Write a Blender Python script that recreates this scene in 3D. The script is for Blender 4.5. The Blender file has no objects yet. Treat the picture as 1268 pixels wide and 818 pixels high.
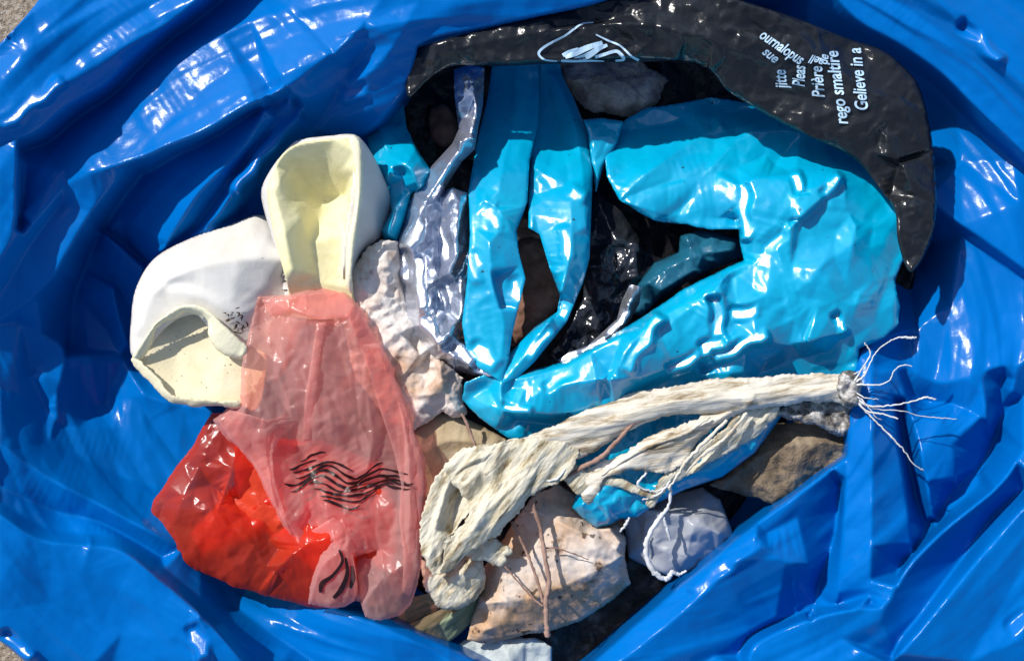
import bpy, math, random
import numpy as np
from mathutils import Vector, geometry

# ---------------------------------------------------------------- camera, sky, sun
SC = bpy.context.scene
S = 0.0005           # metres per layout unit
D = 1500.0           # camera height in layout units
CX, CY = 634.0, 409.0
GROUND = -420.0
cam_d = bpy.data.cameras.new('camera'); cam = bpy.data.objects.new('camera', cam_d)
SC.collection.objects.link(cam); SC.camera = cam
cam.location = (0, 0, D*S); cam_d.sensor_width = 36; cam_d.lens = 36*D/1268.0
cam_d.clip_start = 0.01; cam_d.clip_end = 200
w = bpy.data.worlds.new('World'); SC.world = w; w.use_nodes = True
SUN_AZ = math.radians(136)    # direction towards the sun, from +x counter-clockwise
SUN_EL = math.radians(40)
wn = w.node_tree; bg = wn.nodes['Background']
sky = wn.nodes.new('ShaderNodeTexSky'); sky.sky_type = 'NISHITA'; sky.sun_disc = False
sky.sun_elevation = SUN_EL; sky.sun_rotation = math.radians(90) - SUN_AZ
wn.links.new(sky.outputs[0], bg.inputs[0]); bg.inputs[1].default_value = 0.13
sd = bpy.data.lights.new('sun', 'SUN'); sun = bpy.data.objects.new('sun', sd); SC.collection.objects.link(sun)
sd.energy = 4.3; sd.angle = math.radians(0.8); sd.color = (1.0, 0.96, 0.9)
sv = Vector((math.cos(SUN_EL)*math.cos(SUN_AZ), math.cos(SUN_EL)*math.sin(SUN_AZ), math.sin(SUN_EL)))
sun.rotation_euler = sv.to_track_quat('Z', 'Y').to_euler(); sun.location = (0, 0, 3)
SC.view_settings.view_transform = 'Standard'; SC.view_settings.look = 'None'
SC.view_settings.exposure = 0.15; SC.view_settings.gamma = 1.0
SC.render.engine = 'CYCLES'
SC.cycles.transparent_max_bounces = 16

# ---------------------------------------------------------------- helpers
def P(x, y, z):
    k = (D - z)/D*S
    return ((x - CX)*k, (CY - y)*k, z*S)

def Pn(a):
    k = (D - a[:, 2])/D*S
    return np.stack([(a[:, 0]-CX)*k, (CY-a[:, 1])*k, a[:, 2]*S], 1)

def catmull(pts, n=6, closed=False, sharp=()):
    P_ = [np.array(p, float) for p in pts]; m = len(P_); out = []
    rng = range(m) if closed else range(m-1)
    for i in rng:
        p1, p2 = P_[i], P_[(i+1) % m]
        p0 = P_[(i-1) % m] if (closed or i > 0) else p1
        p3 = P_[(i+2) % m] if (closed or i+2 < m) else p2
        t1 = (p2-p0)*.5; t2 = (p3-p1)*.5
        L = np.linalg.norm((p2-p1)[:2])+1e-6
        for t in (t1, t2):
            l = np.linalg.norm(t[:2])
            if l > L: t *= L/l
        for k in range(n):
            u = k/n; u2 = u*u; u3 = u2*u
            out.append((2*u3-3*u2+1)*p1 + (u3-2*u2+u)*t1 + (-2*u3+3*u2)*p2 + (u3-u2)*t2)
    if not closed: out.append(P_[-1])
    return np.array(out)

def resample(pts, d):
    pts = np.array(pts, float)
    seg = np.linalg.norm(np.diff(pts[:, :2], axis=0), axis=1); s = np.r_[0, np.cumsum(seg)]
    n = max(2, int(math.ceil(s[-1]/d))+1); t = np.linspace(0, s[-1], n)
    return np.stack([np.interp(t, s, pts[:, k]) for k in range(pts.shape[1])], 1)

def upsample(a, shape):
    ny, nx = shape
    yi = np.linspace(0, a.shape[0]-1, ny); xi = np.linspace(0, a.shape[1]-1, nx)
    y0 = np.minimum(yi.astype(int), a.shape[0]-2) if a.shape[0] > 1 else np.zeros(ny, int)
    x0 = np.minimum(xi.astype(int), a.shape[1]-2) if a.shape[1] > 1 else np.zeros(nx, int)
    fy = (yi-y0)[:, None]; fx = (xi-x0)[None]
    b = a[y0][:, x0]; c = a[y0][:, x0+1]; d = a[y0+1][:, x0]; e = a[y0+1][:, x0+1]
    return b*(1-fy)*(1-fx)+c*(1-fy)*fx+d*fy*(1-fx)+e*fy*fx

def membrane(shape, pi, pj, pz, iters=70):
    """taut film stretched over the fixed points (grid coords): multigrid Laplace"""
    levels = []
    ny, nx = shape; f = 1
    while min(ny, nx)/f > 8: f *= 2
    h = None
    while f >= 1:
        sh = (max(3, int(math.ceil(ny/f))), max(3, int(math.ceil(nx/f))))
        acc = np.zeros(sh); cnt = np.zeros(sh)
        ii = np.clip((pi/f).astype(int), 0, sh[0]-1); jj = np.clip((pj/f).astype(int), 0, sh[1]-1)
        np.add.at(acc, (ii, jj), pz); np.add.at(cnt, (ii, jj), 1)
        fix = cnt > 0; val = np.where(fix, acc/np.maximum(cnt, 1), 0)
        h = np.full(sh, pz.mean()) if h is None else upsample(h, sh)
        h[fix] = val[fix]
        for _ in range(iters if f > 1 else iters//2):
            q = np.pad(h, 1, mode='edge')
            g = (q[:-2, 1:-1]+q[2:, 1:-1]+q[1:-1, :-2]+q[1:-1, 2:])*.25
            h = np.where(fix, val, h + 1.0*(g-h))
        f //= 2
    return h

def taut(shape, loops, x0, y0, step):
    """film creased along the given lines: flat facets between them (Delaunay, constrained along the lines)"""
    V, E = [], []
    for c, closed in loops:
        b = len(V); n = len(c); V += [tuple(q) for q in c]
        E += [(b+i, b+(i+1) % n) for i in range(n if closed else n-1)]
    key = {}; rem = []; U = []
    for v in V:
        k = (round(v[0], 1), round(v[1], 1))
        if k not in key: key[k] = len(U); U.append(v)
        rem.append(key[k])
    E = [(rem[a], rem[b]) for a, b in E if rem[a] != rem[b]]
    U = np.array(U)
    vs, es, fs, ov, oe, of = geometry.delaunay_2d_cdt([Vector((v[0], v[1])) for v in U], E, [], 0, 1e-4, True)
    A = U[[e[0] for e in E]]; B = U[[e[1] for e in E]]
    Z = np.zeros(len(vs)); X = np.array([(v.x, v.y) for v in vs])
    for i, o in enumerate(ov):
        if o: Z[i] = U[o[0], 2]
        else:
            d = B-A; t = np.clip(((X[i]-A[:, :2])*d[:, :2]).sum(1)/((d[:, :2]**2).sum(1)+1e-12), 0, 1)
            q = A+d*t[:, None]; r = np.hypot(*(q[:, :2]-X[i]).T); m = r < r.min()+.3
            Z[i] = q[m, 2].mean()
    G = np.stack([(X[:, 0]-x0)/step, (X[:, 1]-y0)/step], 1)
    out = np.full(shape, np.nan)
    raster(out, G, Z, fs)
    if np.isnan(out).any(): out[np.isnan(out)] = np.nanmin(Z)
    return out

def raster(out, G, hz, fs):
    ny, nx = out.shape
    for f in fs:
        if len(f) != 3: continue
        a, b, d = G[f[0]], G[f[1]], G[f[2]]
        x0, x1 = int(max(0, min(a[0], b[0], d[0]))), int(min(nx-1, max(a[0], b[0], d[0])+1))
        y0, y1 = int(max(0, min(a[1], b[1], d[1]))), int(min(ny-1, max(a[1], b[1], d[1])+1))
        if x1 < x0 or y1 < y0: continue
        gx, gy = np.meshgrid(np.arange(x0, x1+1), np.arange(y0, y1+1))
        den = (b[1]-d[1])*(a[0]-d[0])+(d[0]-b[0])*(a[1]-d[1])
        if abs(den) < 1e-9: continue
        l1 = ((b[1]-d[1])*(gx-d[0])+(d[0]-b[0])*(gy-d[1]))/den
        l2 = ((d[1]-a[1])*(gx-d[0])+(a[0]-d[0])*(gy-d[1]))/den
        l3 = 1-l1-l2
        m = (l1 >= -.001) & (l2 >= -.001) & (l3 >= -.001)
        out[gy[m], gx[m]] = (l1*hz[f[0]]+l2*hz[f[1]]+l3*hz[f[2]])[m]

def gblur(a, s):
    if s <= 0.2: return a
    r = int(math.ceil(s*3)); k = np.exp(-np.arange(-r, r+1)**2/(2*s*s)); k /= k.sum()
    q = np.pad(a, r, mode='edge')
    q = sum(k[i]*q[i:i+a.shape[0], :] for i in range(2*r+1))
    return sum(k[i]*q[:, i:i+a.shape[1]] for i in range(2*r+1))

def facet(X, Y, cell, amp, ang, stretch, rng):
    """crumple: random plane facets between jittered nodes"""
    c, s = math.cos(math.radians(ang)), math.sin(math.radians(ang))
    U = (X*c + Y*s)/(cell*stretch); V = (-X*s + Y*c)/cell
    u0, v0 = math.floor(U.min())-1, math.floor(V.min())-1
    nu, nv = int(math.ceil(U.max()))-u0+2, int(math.ceil(V.max()))-v0+2
    ju = rng.uniform(-.38, .38, (nv, nu)); jv = rng.uniform(-.38, .38, (nv, nu))
    ht = rng.uniform(-1, 1, (nv, nu))
    pts = [Vector((u0+i+ju[j, i], v0+j+jv[j, i])) for j in range(nv) for i in range(nu)]
    hz = ht.ravel()
    vs, es, fs, ov, oe, of = geometry.delaunay_2d_cdt(pts, [], [], 0, 1e-6, True)
    hz = np.array([hz[o[0]] for o in ov])
    vx = np.array([(v.x, v.y) for v in vs])
    # raster in a rotated fine grid, then sample
    R = 20
    gu = np.arange(0, nu*R); gv = np.arange(0, nv*R)
    out = np.zeros((nv*R, nu*R))
    raster(out, (vx-[u0, v0])*R, hz, fs)
    return amp*bilin(out, (V-v0)*R, (U-u0)*R)

def bilin(a, fi, fj):
    fi = np.clip(fi, 0, a.shape[0]-1.001); fj = np.clip(fj, 0, a.shape[1]-1.001)
    i = fi.astype(int); j = fj.astype(int); u = fi-i; v = fj-j
    return a[i, j]*(1-u)*(1-v)+a[i+1, j]*u*(1-v)+a[i, j+1]*(1-u)*v+a[i+1, j+1]*u*v

def inside(poly, X, Y):
    r = np.zeros(X.shape, bool); n = len(poly)
    for k in range(n):
        x1, y1 = poly[k][:2]; x2, y2 = poly[(k+1) % n][:2]
        if y1 == y2: continue
        c = ((y1 > Y) != (y2 > Y)) & (X < (x2-x1)*(Y-y1)/(y2-y1)+x1)
        r ^= c
    return r

def seg_dist(poly, X, Y):
    """distance to a closed polyline and the nearest point"""
    best = np.full(X.shape, 1e18); bx = np.zeros(X.shape); by = np.zeros(X.shape); n = len(poly)
    for k in range(n):
        x1, y1 = poly[k][:2]; x2, y2 = poly[(k+1) % n][:2]
        dx, dy = x2-x1, y2-y1; L = dx*dx+dy*dy+1e-12
        t = np.clip(((X-x1)*dx+(Y-y1)*dy)/L, 0, 1)
        px = x1+t*dx; py = y1+t*dy; d = (X-px)**2+(Y-py)**2
        m = d < best
        best[m] = d[m]; bx[m] = px[m]; by[m] = py[m]
    return np.sqrt(best), bx, by

def put(name, verts, faces, mat, parent=None, smooth=True):
    """link ONE mesh object; verts in metres, its origin at its own middle or at its parent"""
    verts = np.asarray(verts, float)
    org = np.array(parent.location if parent is not None and parent.type == 'EMPTY' else
                   (parent['_org'] if parent is not None else verts.mean(0)))
    me = bpy.data.meshes.new(name)
    v = verts-org
    if isinstance(faces, np.ndarray):
        k = faces.shape[1]
        me.vertices.add(len(v)); me.vertices.foreach_set('co', v.ravel().astype(np.float32))
        me.loops.add(faces.size); me.loops.foreach_set('vertex_index', faces.ravel().astype(np.int32))
        me.polygons.add(len(faces)); me.polygons.foreach_set('loop_start', np.arange(0, faces.size, k, dtype=np.int32))
        me.polygons.foreach_set('loop_total', np.full(len(faces), k, np.int32))
        me.update(calc_edges=True); me.validate()
    else:
        me.from_pydata([tuple(q) for q in v], [], faces); me.update()
    if smooth: me.polygons.foreach_set('use_smooth', np.ones(len(me.polygons), bool))
    me.materials.append(mat)
    o = bpy.data.objects.new(name, me); SC.collection.objects.link(o)
    if parent is not None: o.parent = parent
    if parent is None: o.location = org
    ORG[o.name] = org
    return o
ORG = {}
class _K: pass

def thing(name, label, cat, loc, group=None):
    o = bpy.data.objects.new(name, None); SC.collection.objects.link(o)
    o.location = P(*loc); o.empty_display_size = .02
    o['label'] = label; o['category'] = cat
    if group: o['group'] = group
    return o
def tag(o, label, cat, group=None):
    o['label'] = label; o['category'] = cat
    if group: o['group'] = group
    return o

FIELDS = {}
def sheet(name, outline, mat, z0=0.0, feats=(), parent=None, step=2.0, blur=1.2, edge=None, facets=(),
          rough=0.0, seed=1, smooth=True, thick=1.0, key=None, skirt=None, curved=True, fade=None, bulge=None, waves=(), soft=0.0, hole=None, tilt=None, plates=(), fall=11.0):
    rng = np.random.default_rng(seed)
    ol = [(p[0], p[1], p[2] if len(p) > 2 else z0) for p in outline]
    ol = catmull(ol, 6, True) if smooth else np.array(ol, float)
    ol = resample(np.vstack([ol, ol[:1]]), step*0.8)[:-1]
    if rough:
        n = len(ol)
        def rn(w_):
            k = np.exp(-np.arange(-3*w_, 3*w_+1)**2/(2.*w_*w_)); r_ = np.convolve(np.tile(rng.normal(0, 1, n), 3), k, 'same')[n:2*n]
            return r_/(r_.std()+1e-9)
        a = rough*(.9*rn(max(2, int(9/step)))+.45*rn(max(1, int(2.5/step))))
        tg = np.roll(ol[:, :2], -1, 0)-np.roll(ol[:, :2], 1, 0); tg /= np.linalg.norm(tg, axis=1)[:, None]+1e-9
        ol[:, 0] += a*tg[:, 1]; ol[:, 1] -= a*tg[:, 0]
    x0, y0 = ol[:, 0].min()-2*step, ol[:, 1].min()-2*step
    nx = int((ol[:, 0].max()-x0)/step)+3; ny = int((ol[:, 1].max()-y0)/step)+3
    X, Y = np.meshgrid(x0+np.arange(nx)*step, y0+np.arange(ny)*step)
    lo = resample(np.vstack([ol, ol[:1]]), 7 if len(ol) > 60 else 4)[:-1]
    big = np.array([(x0-9, y0-9), (x0+nx*step+9, y0-9), (x0+nx*step+9, y0+ny*step+9), (x0-9, y0+ny*step+9)])
    zc = [ol[np.argmin(np.hypot(*(ol[:, :2]-q).T)), 2] for q in big]
    loops = [(lo, True), (np.array([(*q, z) for q, z in zip(big, zc)]), False)]; cp = [ol]
    for f in feats:
        f = [tuple(map(float, q)) for q in f]
        if len(f) == 1: loops.append((np.array(f), False)); cp.append(np.array(f)); continue
        c = catmull(f, 5) if (curved and len(f) > 2) else np.array(f, float)
        loops.append((resample(c, 9), False)); cp.append(resample(c, step*.7))
    H = taut((ny, nx), loops, x0, y0, step)
    if soft:
        cp = np.vstack(cp); gi = (cp[:, 1]-y0)/step+.5; gj = (cp[:, 0]-x0)/step+.5
        ok = (gi >= 0) & (gi < ny) & (gj >= 0) & (gj < nx)
        H = (1-soft)*H + soft*membrane((ny, nx), gi[ok], gj[ok], cp[ok, 2])
    H = gblur(H, blur/step)
    polyd = ol[:: max(1, int(3/step))]
    dist, bx, by = seg_dist(polyd, X, Y)
    if bulge: 
        t = np.clip(dist/bulge[1], 0, 1); H = H + bulge[0]*np.sqrt(1-(1-t)**2)
    fz = np.zeros_like(H)
    for fc in facets:
        cell, amp = fc[0], fc[1]; ang = fc[2] if len(fc) > 2 else 0; st = fc[3] if len(fc) > 3 else 1
        if ang == 'ring':      # long creases running round the opening
            c0, s0 = math.cos(1.03), math.sin(1.03); ex, ey = X-640, (Y-430)/.72
            th = np.arctan2(-(ex*s0+ey*c0), -(ex*c0-ey*s0)); g = facet(th*430, np.hypot(ex, ey), cell, amp, 0, st, rng)
        else: g = facet(X, Y, cell, amp, ang, st, rng)
        fz += gblur(g, max(.35, cell*0.03/step))
    for (wl, amp, ang) in waves:
        c, s = math.cos(math.radians(ang)), math.sin(math.radians(ang))
        ph = gblur(rng.uniform(-1, 1, H.shape), 12)*60
        fz += amp*np.sin((X*c+Y*s)*2*math.pi/wl+ph)*(0.5+.5*np.sin((-X*s+Y*c)*.03+ph*.7))
    if fade is not None: fz = fz*fade(X, Y)
    H = H + fz
    if edge:
        t = np.clip(dist/edge[1], 0, 1); H = H - edge[0]*(1-np.sqrt(np.clip(1-(1-t)**2, 0, 1)))
    if tilt is not None: H = H + tilt(X, Y)
    for (px, py, an, ln, wd) in plates:      # small flat folds that catch the sun
        ca, sa = math.cos(math.radians(an)), math.sin(math.radians(an))
        wpt = Vector(P(px, py, -50)); vv = (Vector((0, 0, D*S))-wpt).normalized(); hv = (vv+sv).normalized()
        gx, gy = -hv.x/hv.z, hv.y/hv.z
        u = (X-px)*ca+(Y-py)*sa; v = -(X-px)*sa+(Y-py)*ca + 2.2*np.sin(u/7.0+px)*min(1, ln/60)
        hw = wd/2*(1-.35*np.sin(u/11.0+py)**2)
        dd = np.hypot(np.maximum(np.abs(u)-ln/2, 0), np.maximum(np.abs(v)-hw, 0))
        mk = np.clip(1-dd/fall, 0, 1); mk = mk*mk*(3-2*mk)
        hc = gblur(H, 3/step)[int((py-y0)/step), int((px-x0)/step)]
        H = H*(1-mk)+(hc+.5+gx*(X-px)+gy*(Y-py)+.25*fz)*mk
    if plates: H = gblur(H, .9/step)
    # cells inside
    cxm = X[:-1, :-1]+step/2; cym = Y[:-1, :-1]+step/2
    keep = inside(ol, cxm, cym)
    if hole is not None: keep &= ~inside(catmull(hole, 5, True), cxm, cym)
    used = np.zeros((ny, nx), int)
    for a in (0, 1):
        for b in (0, 1): used[a:a+ny-1, b:b+nx-1] += keep
    bd = (used > 0) & (used < 4)
    if hole is not None: bd &= seg_dist(ol, X, Y)[0] < 3*step
    VX, VY = X.copy(), Y.copy()
    if bd.any():
        _, qx, qy = seg_dist(ol, X[bd], Y[bd]); VX[bd] = qx; VY[bd] = qy
    idx = -np.ones((ny, nx), int); m = used > 0; idx[m] = np.arange(m.sum())
    Z = bilin(H, (VY-y0)/step, (VX-x0)/step)
    V = Pn(np.stack([VX[m], VY[m], Z[m]], 1))
    ii, jj = np.nonzero(keep)
    F = np.stack([idx[ii, jj], idx[ii+1, jj], idx[ii+1, jj+1], idx[ii, jj+1]], 1)
    if skirt is not None:
        E = {}
        for q in F:
            for k in range(4):
                a, b = int(q[k]), int(q[(k+1) % 4])
                if (b, a) in E: del E[(b, a)]
                else: E[(a, b)] = 1
        bv = sorted({a for e in E for a in e}); mp = {}
        add = []
        for rgi, (fr, zz) in enumerate(((1.012, -0.12), (1.0, -0.5), (0.985, -1.0))):
            for a in bv:
                mp[(rgi, a)] = len(V)+len(add)
                z = V[a][2]+(skirt*S-V[a][2])*(-zz)
                add.append((V[a][0]*fr, V[a][1]*fr, z))
        Fs = []
        for (a, b) in E:
            pa, pb = a, b
            for rgi in range(3):
                qa, qb = mp[(rgi, a)], mp[(rgi, b)]
                Fs.append((pb, pa, qa, qb)); pa, pb = qa, qb
        V = np.vstack([V, np.array(add)]); F = np.vstack([F, np.array(Fs)])
    o = put(name, V, F, mat, parent)
    if thick:
        md = o.modifiers.new('thickness', 'SOLIDIFY'); md.thickness = thick*S; md.offset = -1
    fn = lambda x, y: float(bilin(H, np.array([(y-y0)/step]), np.array([(x-x0)/step]))[0])
    if key: FIELDS[key] = fn
    o['_org'] = tuple(ORG[o.name]); del o['_org']
    return o

def tube(name, pts, mat, parent=None, n=8, sub=8, wob=0.0, seed=0, k=1.0):
    """pts: (x, y, z, r)"""
    V, F = tube_vf([(*q[:3], q[3]*k) for q in pts], n, sub, wob, seed)
    return put(name, V, F, mat, parent)

def tube_vf(pts, n=8, sub=8, wob=0.0, seed=0, base=0):
    rng = np.random.default_rng(seed)
    c = catmull(pts, sub) if len(pts) > 2 else resample(np.array(pts, float), 3)
    W = np.array([P(*q[:3]) for q in c]); R = c[:, 3]*S
    if wob: W[:, :2] += rng.normal(0, wob*S, (len(W), 2)); R = R*rng.uniform(.8, 1.2, len(R))
    T = np.gradient(W, axis=0); T /= np.linalg.norm(T, axis=1)[:, None]+1e-12
    up = np.array([0, 0, 1.0]); V = []
    for i in range(len(W)):
        a = np.cross(T[i], up); 
        if np.linalg.norm(a) < 1e-3: a = np.array([1., 0, 0])
        a /= np.linalg.norm(a); b = np.cross(a, T[i])
        for k in range(n):
            t = 2*math.pi*k/n; V.append(W[i]+R[i]*(a*math.cos(t)+b*math.sin(t)))
    F = []
    for i in range(len(W)-1):
        for k in range(n):
            F.append((base+i*n+k, base+i*n+(k+1) % n, base+(i+1)*n+(k+1) % n, base+(i+1)*n+k))
    V += [W[0], W[-1]]; e0, e1 = base+len(V)-2, base+len(V)-1; L = (len(W)-1)*n
    for k in range(n):
        F.append((base+(k+1) % n, base+k, e0, e0)[:3]); F.append((base+L+k, base+L+(k+1) % n, e1))
    return np.array(V), F

# ---------------------------------------------------------------- materials
def nmat(name):
    m = bpy.data.materials.new(name); m.use_nodes = True; nt = m.node_tree
    for n in list(nt.nodes): nt.nodes.remove(n)
    out = nt.nodes.new('ShaderNodeOutputMaterial'); return m, nt, out
def noise(nt, scale, detail=4, rough=.55, vec=None, mapping=None):
    n = nt.nodes.new('ShaderNodeTexNoise'); n.inputs['Scale'].default_value = scale
    n.inputs['Detail'].default_value = detail; n.inputs['Roughness'].default_value = rough
    tc = nt.nodes.new('ShaderNodeTexCoord'); mp = nt.nodes.new('ShaderNodeMapping')
    nt.links.new(tc.outputs['Object'], mp.inputs[0]); nt.links.new(mp.outputs[0], n.inputs['Vector'])
    if mapping:
        mp.vector_type = 'TEXTURE'; mp.inputs['Rotation'].default_value[2] = math.radians(mapping[0]); mp.inputs['Scale'].default_value = [1/v for v in mapping[1]]
    return n
def ramp(nt, src, stops):
    r = nt.nodes.new('ShaderNodeValToRGB'); e = r.color_ramp.elements
    e[0].position = stops[0][0]; e[0].color = (*stops[0][1], 1)
    e[1].position = stops[-1][0]; e[1].color = (*stops[-1][1], 1)
    for p, c in stops[1:-1]:
        k = e.new(p); k.color = (*c, 1)
    nt.links.new(src, r.inputs[0]); return r
def mixc(nt, fac, a, b, mode='MIX'):
    m = nt.nodes.new('ShaderNodeMix'); m.data_type = 'RGBA'; m.blend_type = mode
    for k, s in ((0, fac), (6, a), (7, b)):
        if hasattr(s, 'node'): nt.links.new(s, m.inputs[k])
        elif k == 0: m.inputs[0].default_value = s
        else: m.inputs[k].default_value = (*s, 1)
    return m.outputs[2]
def bump(nt, parts, dist=.001, strength=1.0):
    prev = None
    for src, d in parts:
        b = nt.nodes.new('ShaderNodeBump'); b.inputs['Distance'].default_value = d; b.inputs['Strength'].default_value = strength
        nt.links.new(src, b.inputs['Height'])
        if prev: nt.links.new(prev, b.inputs['Normal'])
        prev = b.outputs[0]
    return prev
def film(name, col, col2=None, rough=.28, trans=.25, alpha=1.0, spec=.5, dirt_or_mirror=0.0, dirt_or_mirror_col=(.05, .035, .02), metal=0.0,
         tcol=None, bumps=((60, .0006), (260, .00012)), coat=0.0, ior=1.5, speck=0.0):
    m, nt, out = nmat(name); b = nt.nodes.new('ShaderNodeBsdfPrincipled')
    n1 = noise(nt, 22, 3); c = mixc(nt, n1.outputs[0], col, col2 or tuple(v*.8 for v in col))
    if dirt_or_mirror:
        n2 = noise(nt, 55, 6, .7); r = ramp(nt, n2.outputs[0], [(.55, (0, 0, 0)), (.75, (dirt_or_mirror,)*3)])
        c = mixc(nt, r.outputs[0], c, dirt_or_mirror_col)
    if speck:
        n4 = noise(nt, 240, 2, .5); r4 = ramp(nt, n4.outputs[0], [(.735, (0, 0, 0)), (.755, (speck,)*3)])
        c = mixc(nt, r4.outputs[0], c, (.01, .012, .015))
    nt.links.new(c, b.inputs['Base Color'])
    n3 = noise(nt, 40, 3)
    mr = nt.nodes.new('ShaderNodeMapRange'); mr.inputs[3].default_value = rough*.75; mr.inputs[4].default_value = rough*1.35
    nt.links.new(n3.outputs[0], mr.inputs[0]); nt.links.new(mr.outputs[0], b.inputs['Roughness'])
    b.inputs['Metallic'].default_value = metal; b.inputs['Specular IOR Level'].default_value = spec
    b.inputs['IOR'].default_value = ior; b.inputs['Coat Weight'].default_value = coat; b.inputs['Coat Roughness'].default_value = .1
    nb = bump(nt, [(noise(nt, s, 3, .6).outputs[0], d) for s, d in bumps])
    nt.links.new(nb, b.inputs['Normal'])
    sh = b.outputs[0]
    if trans:
        t = nt.nodes.new('ShaderNodeBsdfTranslucent'); nt.links.new(nb, t.inputs['Normal'])
        if tcol: t.inputs[0].default_value = (*tcol, 1)
        else: nt.links.new(c, t.inputs[0])
        mx = nt.nodes.new('ShaderNodeMixShader'); mx.inputs[0].default_value = trans
        nt.links.new(sh, mx.inputs[1]); nt.links.new(t.outputs[0], mx.inputs[2]); sh = mx.outputs[0]
    if alpha < 1:
        t = nt.nodes.new('ShaderNodeBsdfTransparent'); t.inputs[0].default_value = (*(tcol or (1, 1, 1)), 1)
        mx = nt.nodes.new('ShaderNodeMixShader'); mx.inputs[0].default_value = alpha
        # a film looks denser where it is seen edge-on
        lw = nt.nodes.new('ShaderNodeLayerWeight'); lw.inputs[0].default_value = .35; nt.links.new(nb, lw.inputs['Normal'])
        ma = nt.nodes.new('ShaderNodeMath'); ma.operation = 'ADD'; ma.use_clamp = True; ma.inputs[1].default_value = alpha
        nt.links.new(lw.outputs['Facing'], ma.inputs[0])
        ms = nt.nodes.new('ShaderNodeMath'); ms.operation = 'MULTIPLY'; ms.inputs[1].default_value = .55
        nt.links.new(lw.outputs['Facing'], ms.inputs[0]); nt.links.new(ms.outputs[0], ma.inputs[0])
        nt.links.new(ma.outputs[0], mx.inputs[0])
        nt.links.new(t.outputs[0], mx.inputs[1]); nt.links.new(sh, mx.inputs[2]); sh = mx.outputs[0]
    nt.links.new(sh, out.inputs[0]); return m
def rough_mat(name, stops, scale=40, detail=6, rough=.85, bumps=((120, .001),), mapping=None, stain=None, trans=0.0,
              specks=None, spec=.3, nrough=.6):
    m, nt, out = nmat(name); b = nt.nodes.new('ShaderNodeBsdfPrincipled')
    n = noise(nt, scale, detail, nrough, mapping=mapping); r = ramp(nt, n.outputs[0], stops); c = r.outputs[0]
    if stain:      # (scale, lo, hi, colour, amount)
        for sc_, lo, hi, sc, am in stain:
            n2 = noise(nt, sc_, 6, .65); r2 = ramp(nt, n2.outputs[0], [(lo, (0, 0, 0)), (hi, (am,)*3)])
            c = mixc(nt, r2.outputs[0], c, sc)
    if specks:
        sc_, th, col = specks
        n4 = noise(nt, sc_, 2, .5); r4 = ramp(nt, n4.outputs[0], [(th, (0, 0, 0)), (th+.03, (.85,)*3)])
        c = mixc(nt, r4.outputs[0], c, col)
    nt.links.new(c, b.inputs['Base Color']); b.inputs['Roughness'].default_value = rough
    b.inputs['Specular IOR Level'].default_value = spec
    nb = bump(nt, [(noise(nt, s, 5, .6, mapping=mapping).outputs[0], d) for s, d in bumps])
    nt.links.new(nb, b.inputs['Normal']); sh = b.outputs[0]
    if trans:
        t = nt.nodes.new('ShaderNodeBsdfTranslucent'); nt.links.new(c, t.inputs[0])
        mx = nt.nodes.new('ShaderNodeMixShader'); mx.inputs[0].default_value = trans
        nt.links.new(sh, mx.inputs[1]); nt.links.new(t.outputs[0], mx.inputs[2]); sh = mx.outputs[0]
    nt.links.new(sh, out.inputs[0]); return m

M = {}
M['blue'] = film('blue_film', (0.0, .178, .60), (0.0, .142, .51), rough=.19, trans=.2, spec=.15,
                 bumps=((60, .0003), (420, .00006)))
M['black'] = film('black_film', (.009, .010, .012), (.018, .02, .024), rough=.2, trans=0, spec=.42, dirt_or_mirror=.08, dirt_or_mirror_col=(.07, .07, .075),
                  bumps=((90, .0006), (260, .0003)))
M['lining'] = film('black_inside_and_shade', (.006, .006, .008), (.016, .015, .016), rough=.3, trans=0, spec=.4, bumps=((70, .002), (260, .0008)))
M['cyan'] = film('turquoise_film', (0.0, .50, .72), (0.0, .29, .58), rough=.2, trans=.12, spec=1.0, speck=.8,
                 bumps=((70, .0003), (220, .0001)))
M['cyan_dark'] = film('dull_turquoise_film', (0.01, .16, .26), (.02, .08, .13), rough=.2, trans=.15, spec=.6, dirt_or_mirror=.5, dirt_or_mirror_col=(.03, .03, .03))
M['silver'] = film('clear_film', (.86, .88, .95), (.45, .5, .6), rough=.26, trans=.0, alpha=.97, spec=1, metal=.85, dirt_or_mirror=.8, dirt_or_mirror_col=(.02, .022, .03), tcol=(.9, .95, 1),  # dark noise patches here paint in the black reflections of the shiny film
                   bumps=((90, .0005), (240, .0002)))
M['dark'] = film('dark_film', (.012, .014, .018), (.03, .035, .045), rough=.16, trans=0, spec=.9, metal=.2, bumps=((110, .0008), (300, .0003)))
M['pink'] = film('pink_film', (.92, .52, .48), (.92, .56, .53), rough=.22, trans=.5, alpha=.36, spec=.6, tcol=(1.0, .6, .54), bumps=((60, .0003), (200, .00015)))
M['red'] = film('red_film', (.90, .09, .035), (.75, .04, .02), rough=.2, trans=.5, alpha=.55, spec=.6, tcol=(1.0, .26, .14), bumps=((60, .0003), (200, .00015)))
M['pinkback'] = film('pink_film_back', (.95, .50, .42), (.92, .42, .34), rough=.35, trans=.4, alpha=.38, spec=.3, tcol=(1, .5, .42), bumps=((60, .0003), (200, .00015)))
M['redin'] = film('red_film_inside', (.92, .10, .03), (.62, .03, .015), rough=.3, trans=.35, spec=.4, bumps=((60, .0015), (200, .0005)))
M['ink'] = rough_mat('black_ink', [(.3, (.012, .004, .005)), (.7, (.03, .008, .008))], rough=.4, bumps=((100, .0001),))
M['print'] = rough_mat('pale_blue_print', [(.3, (.42, .62, .80)), (.7, (.55, .74, .9))], rough=.45, bumps=((100, .0001),))
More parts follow.
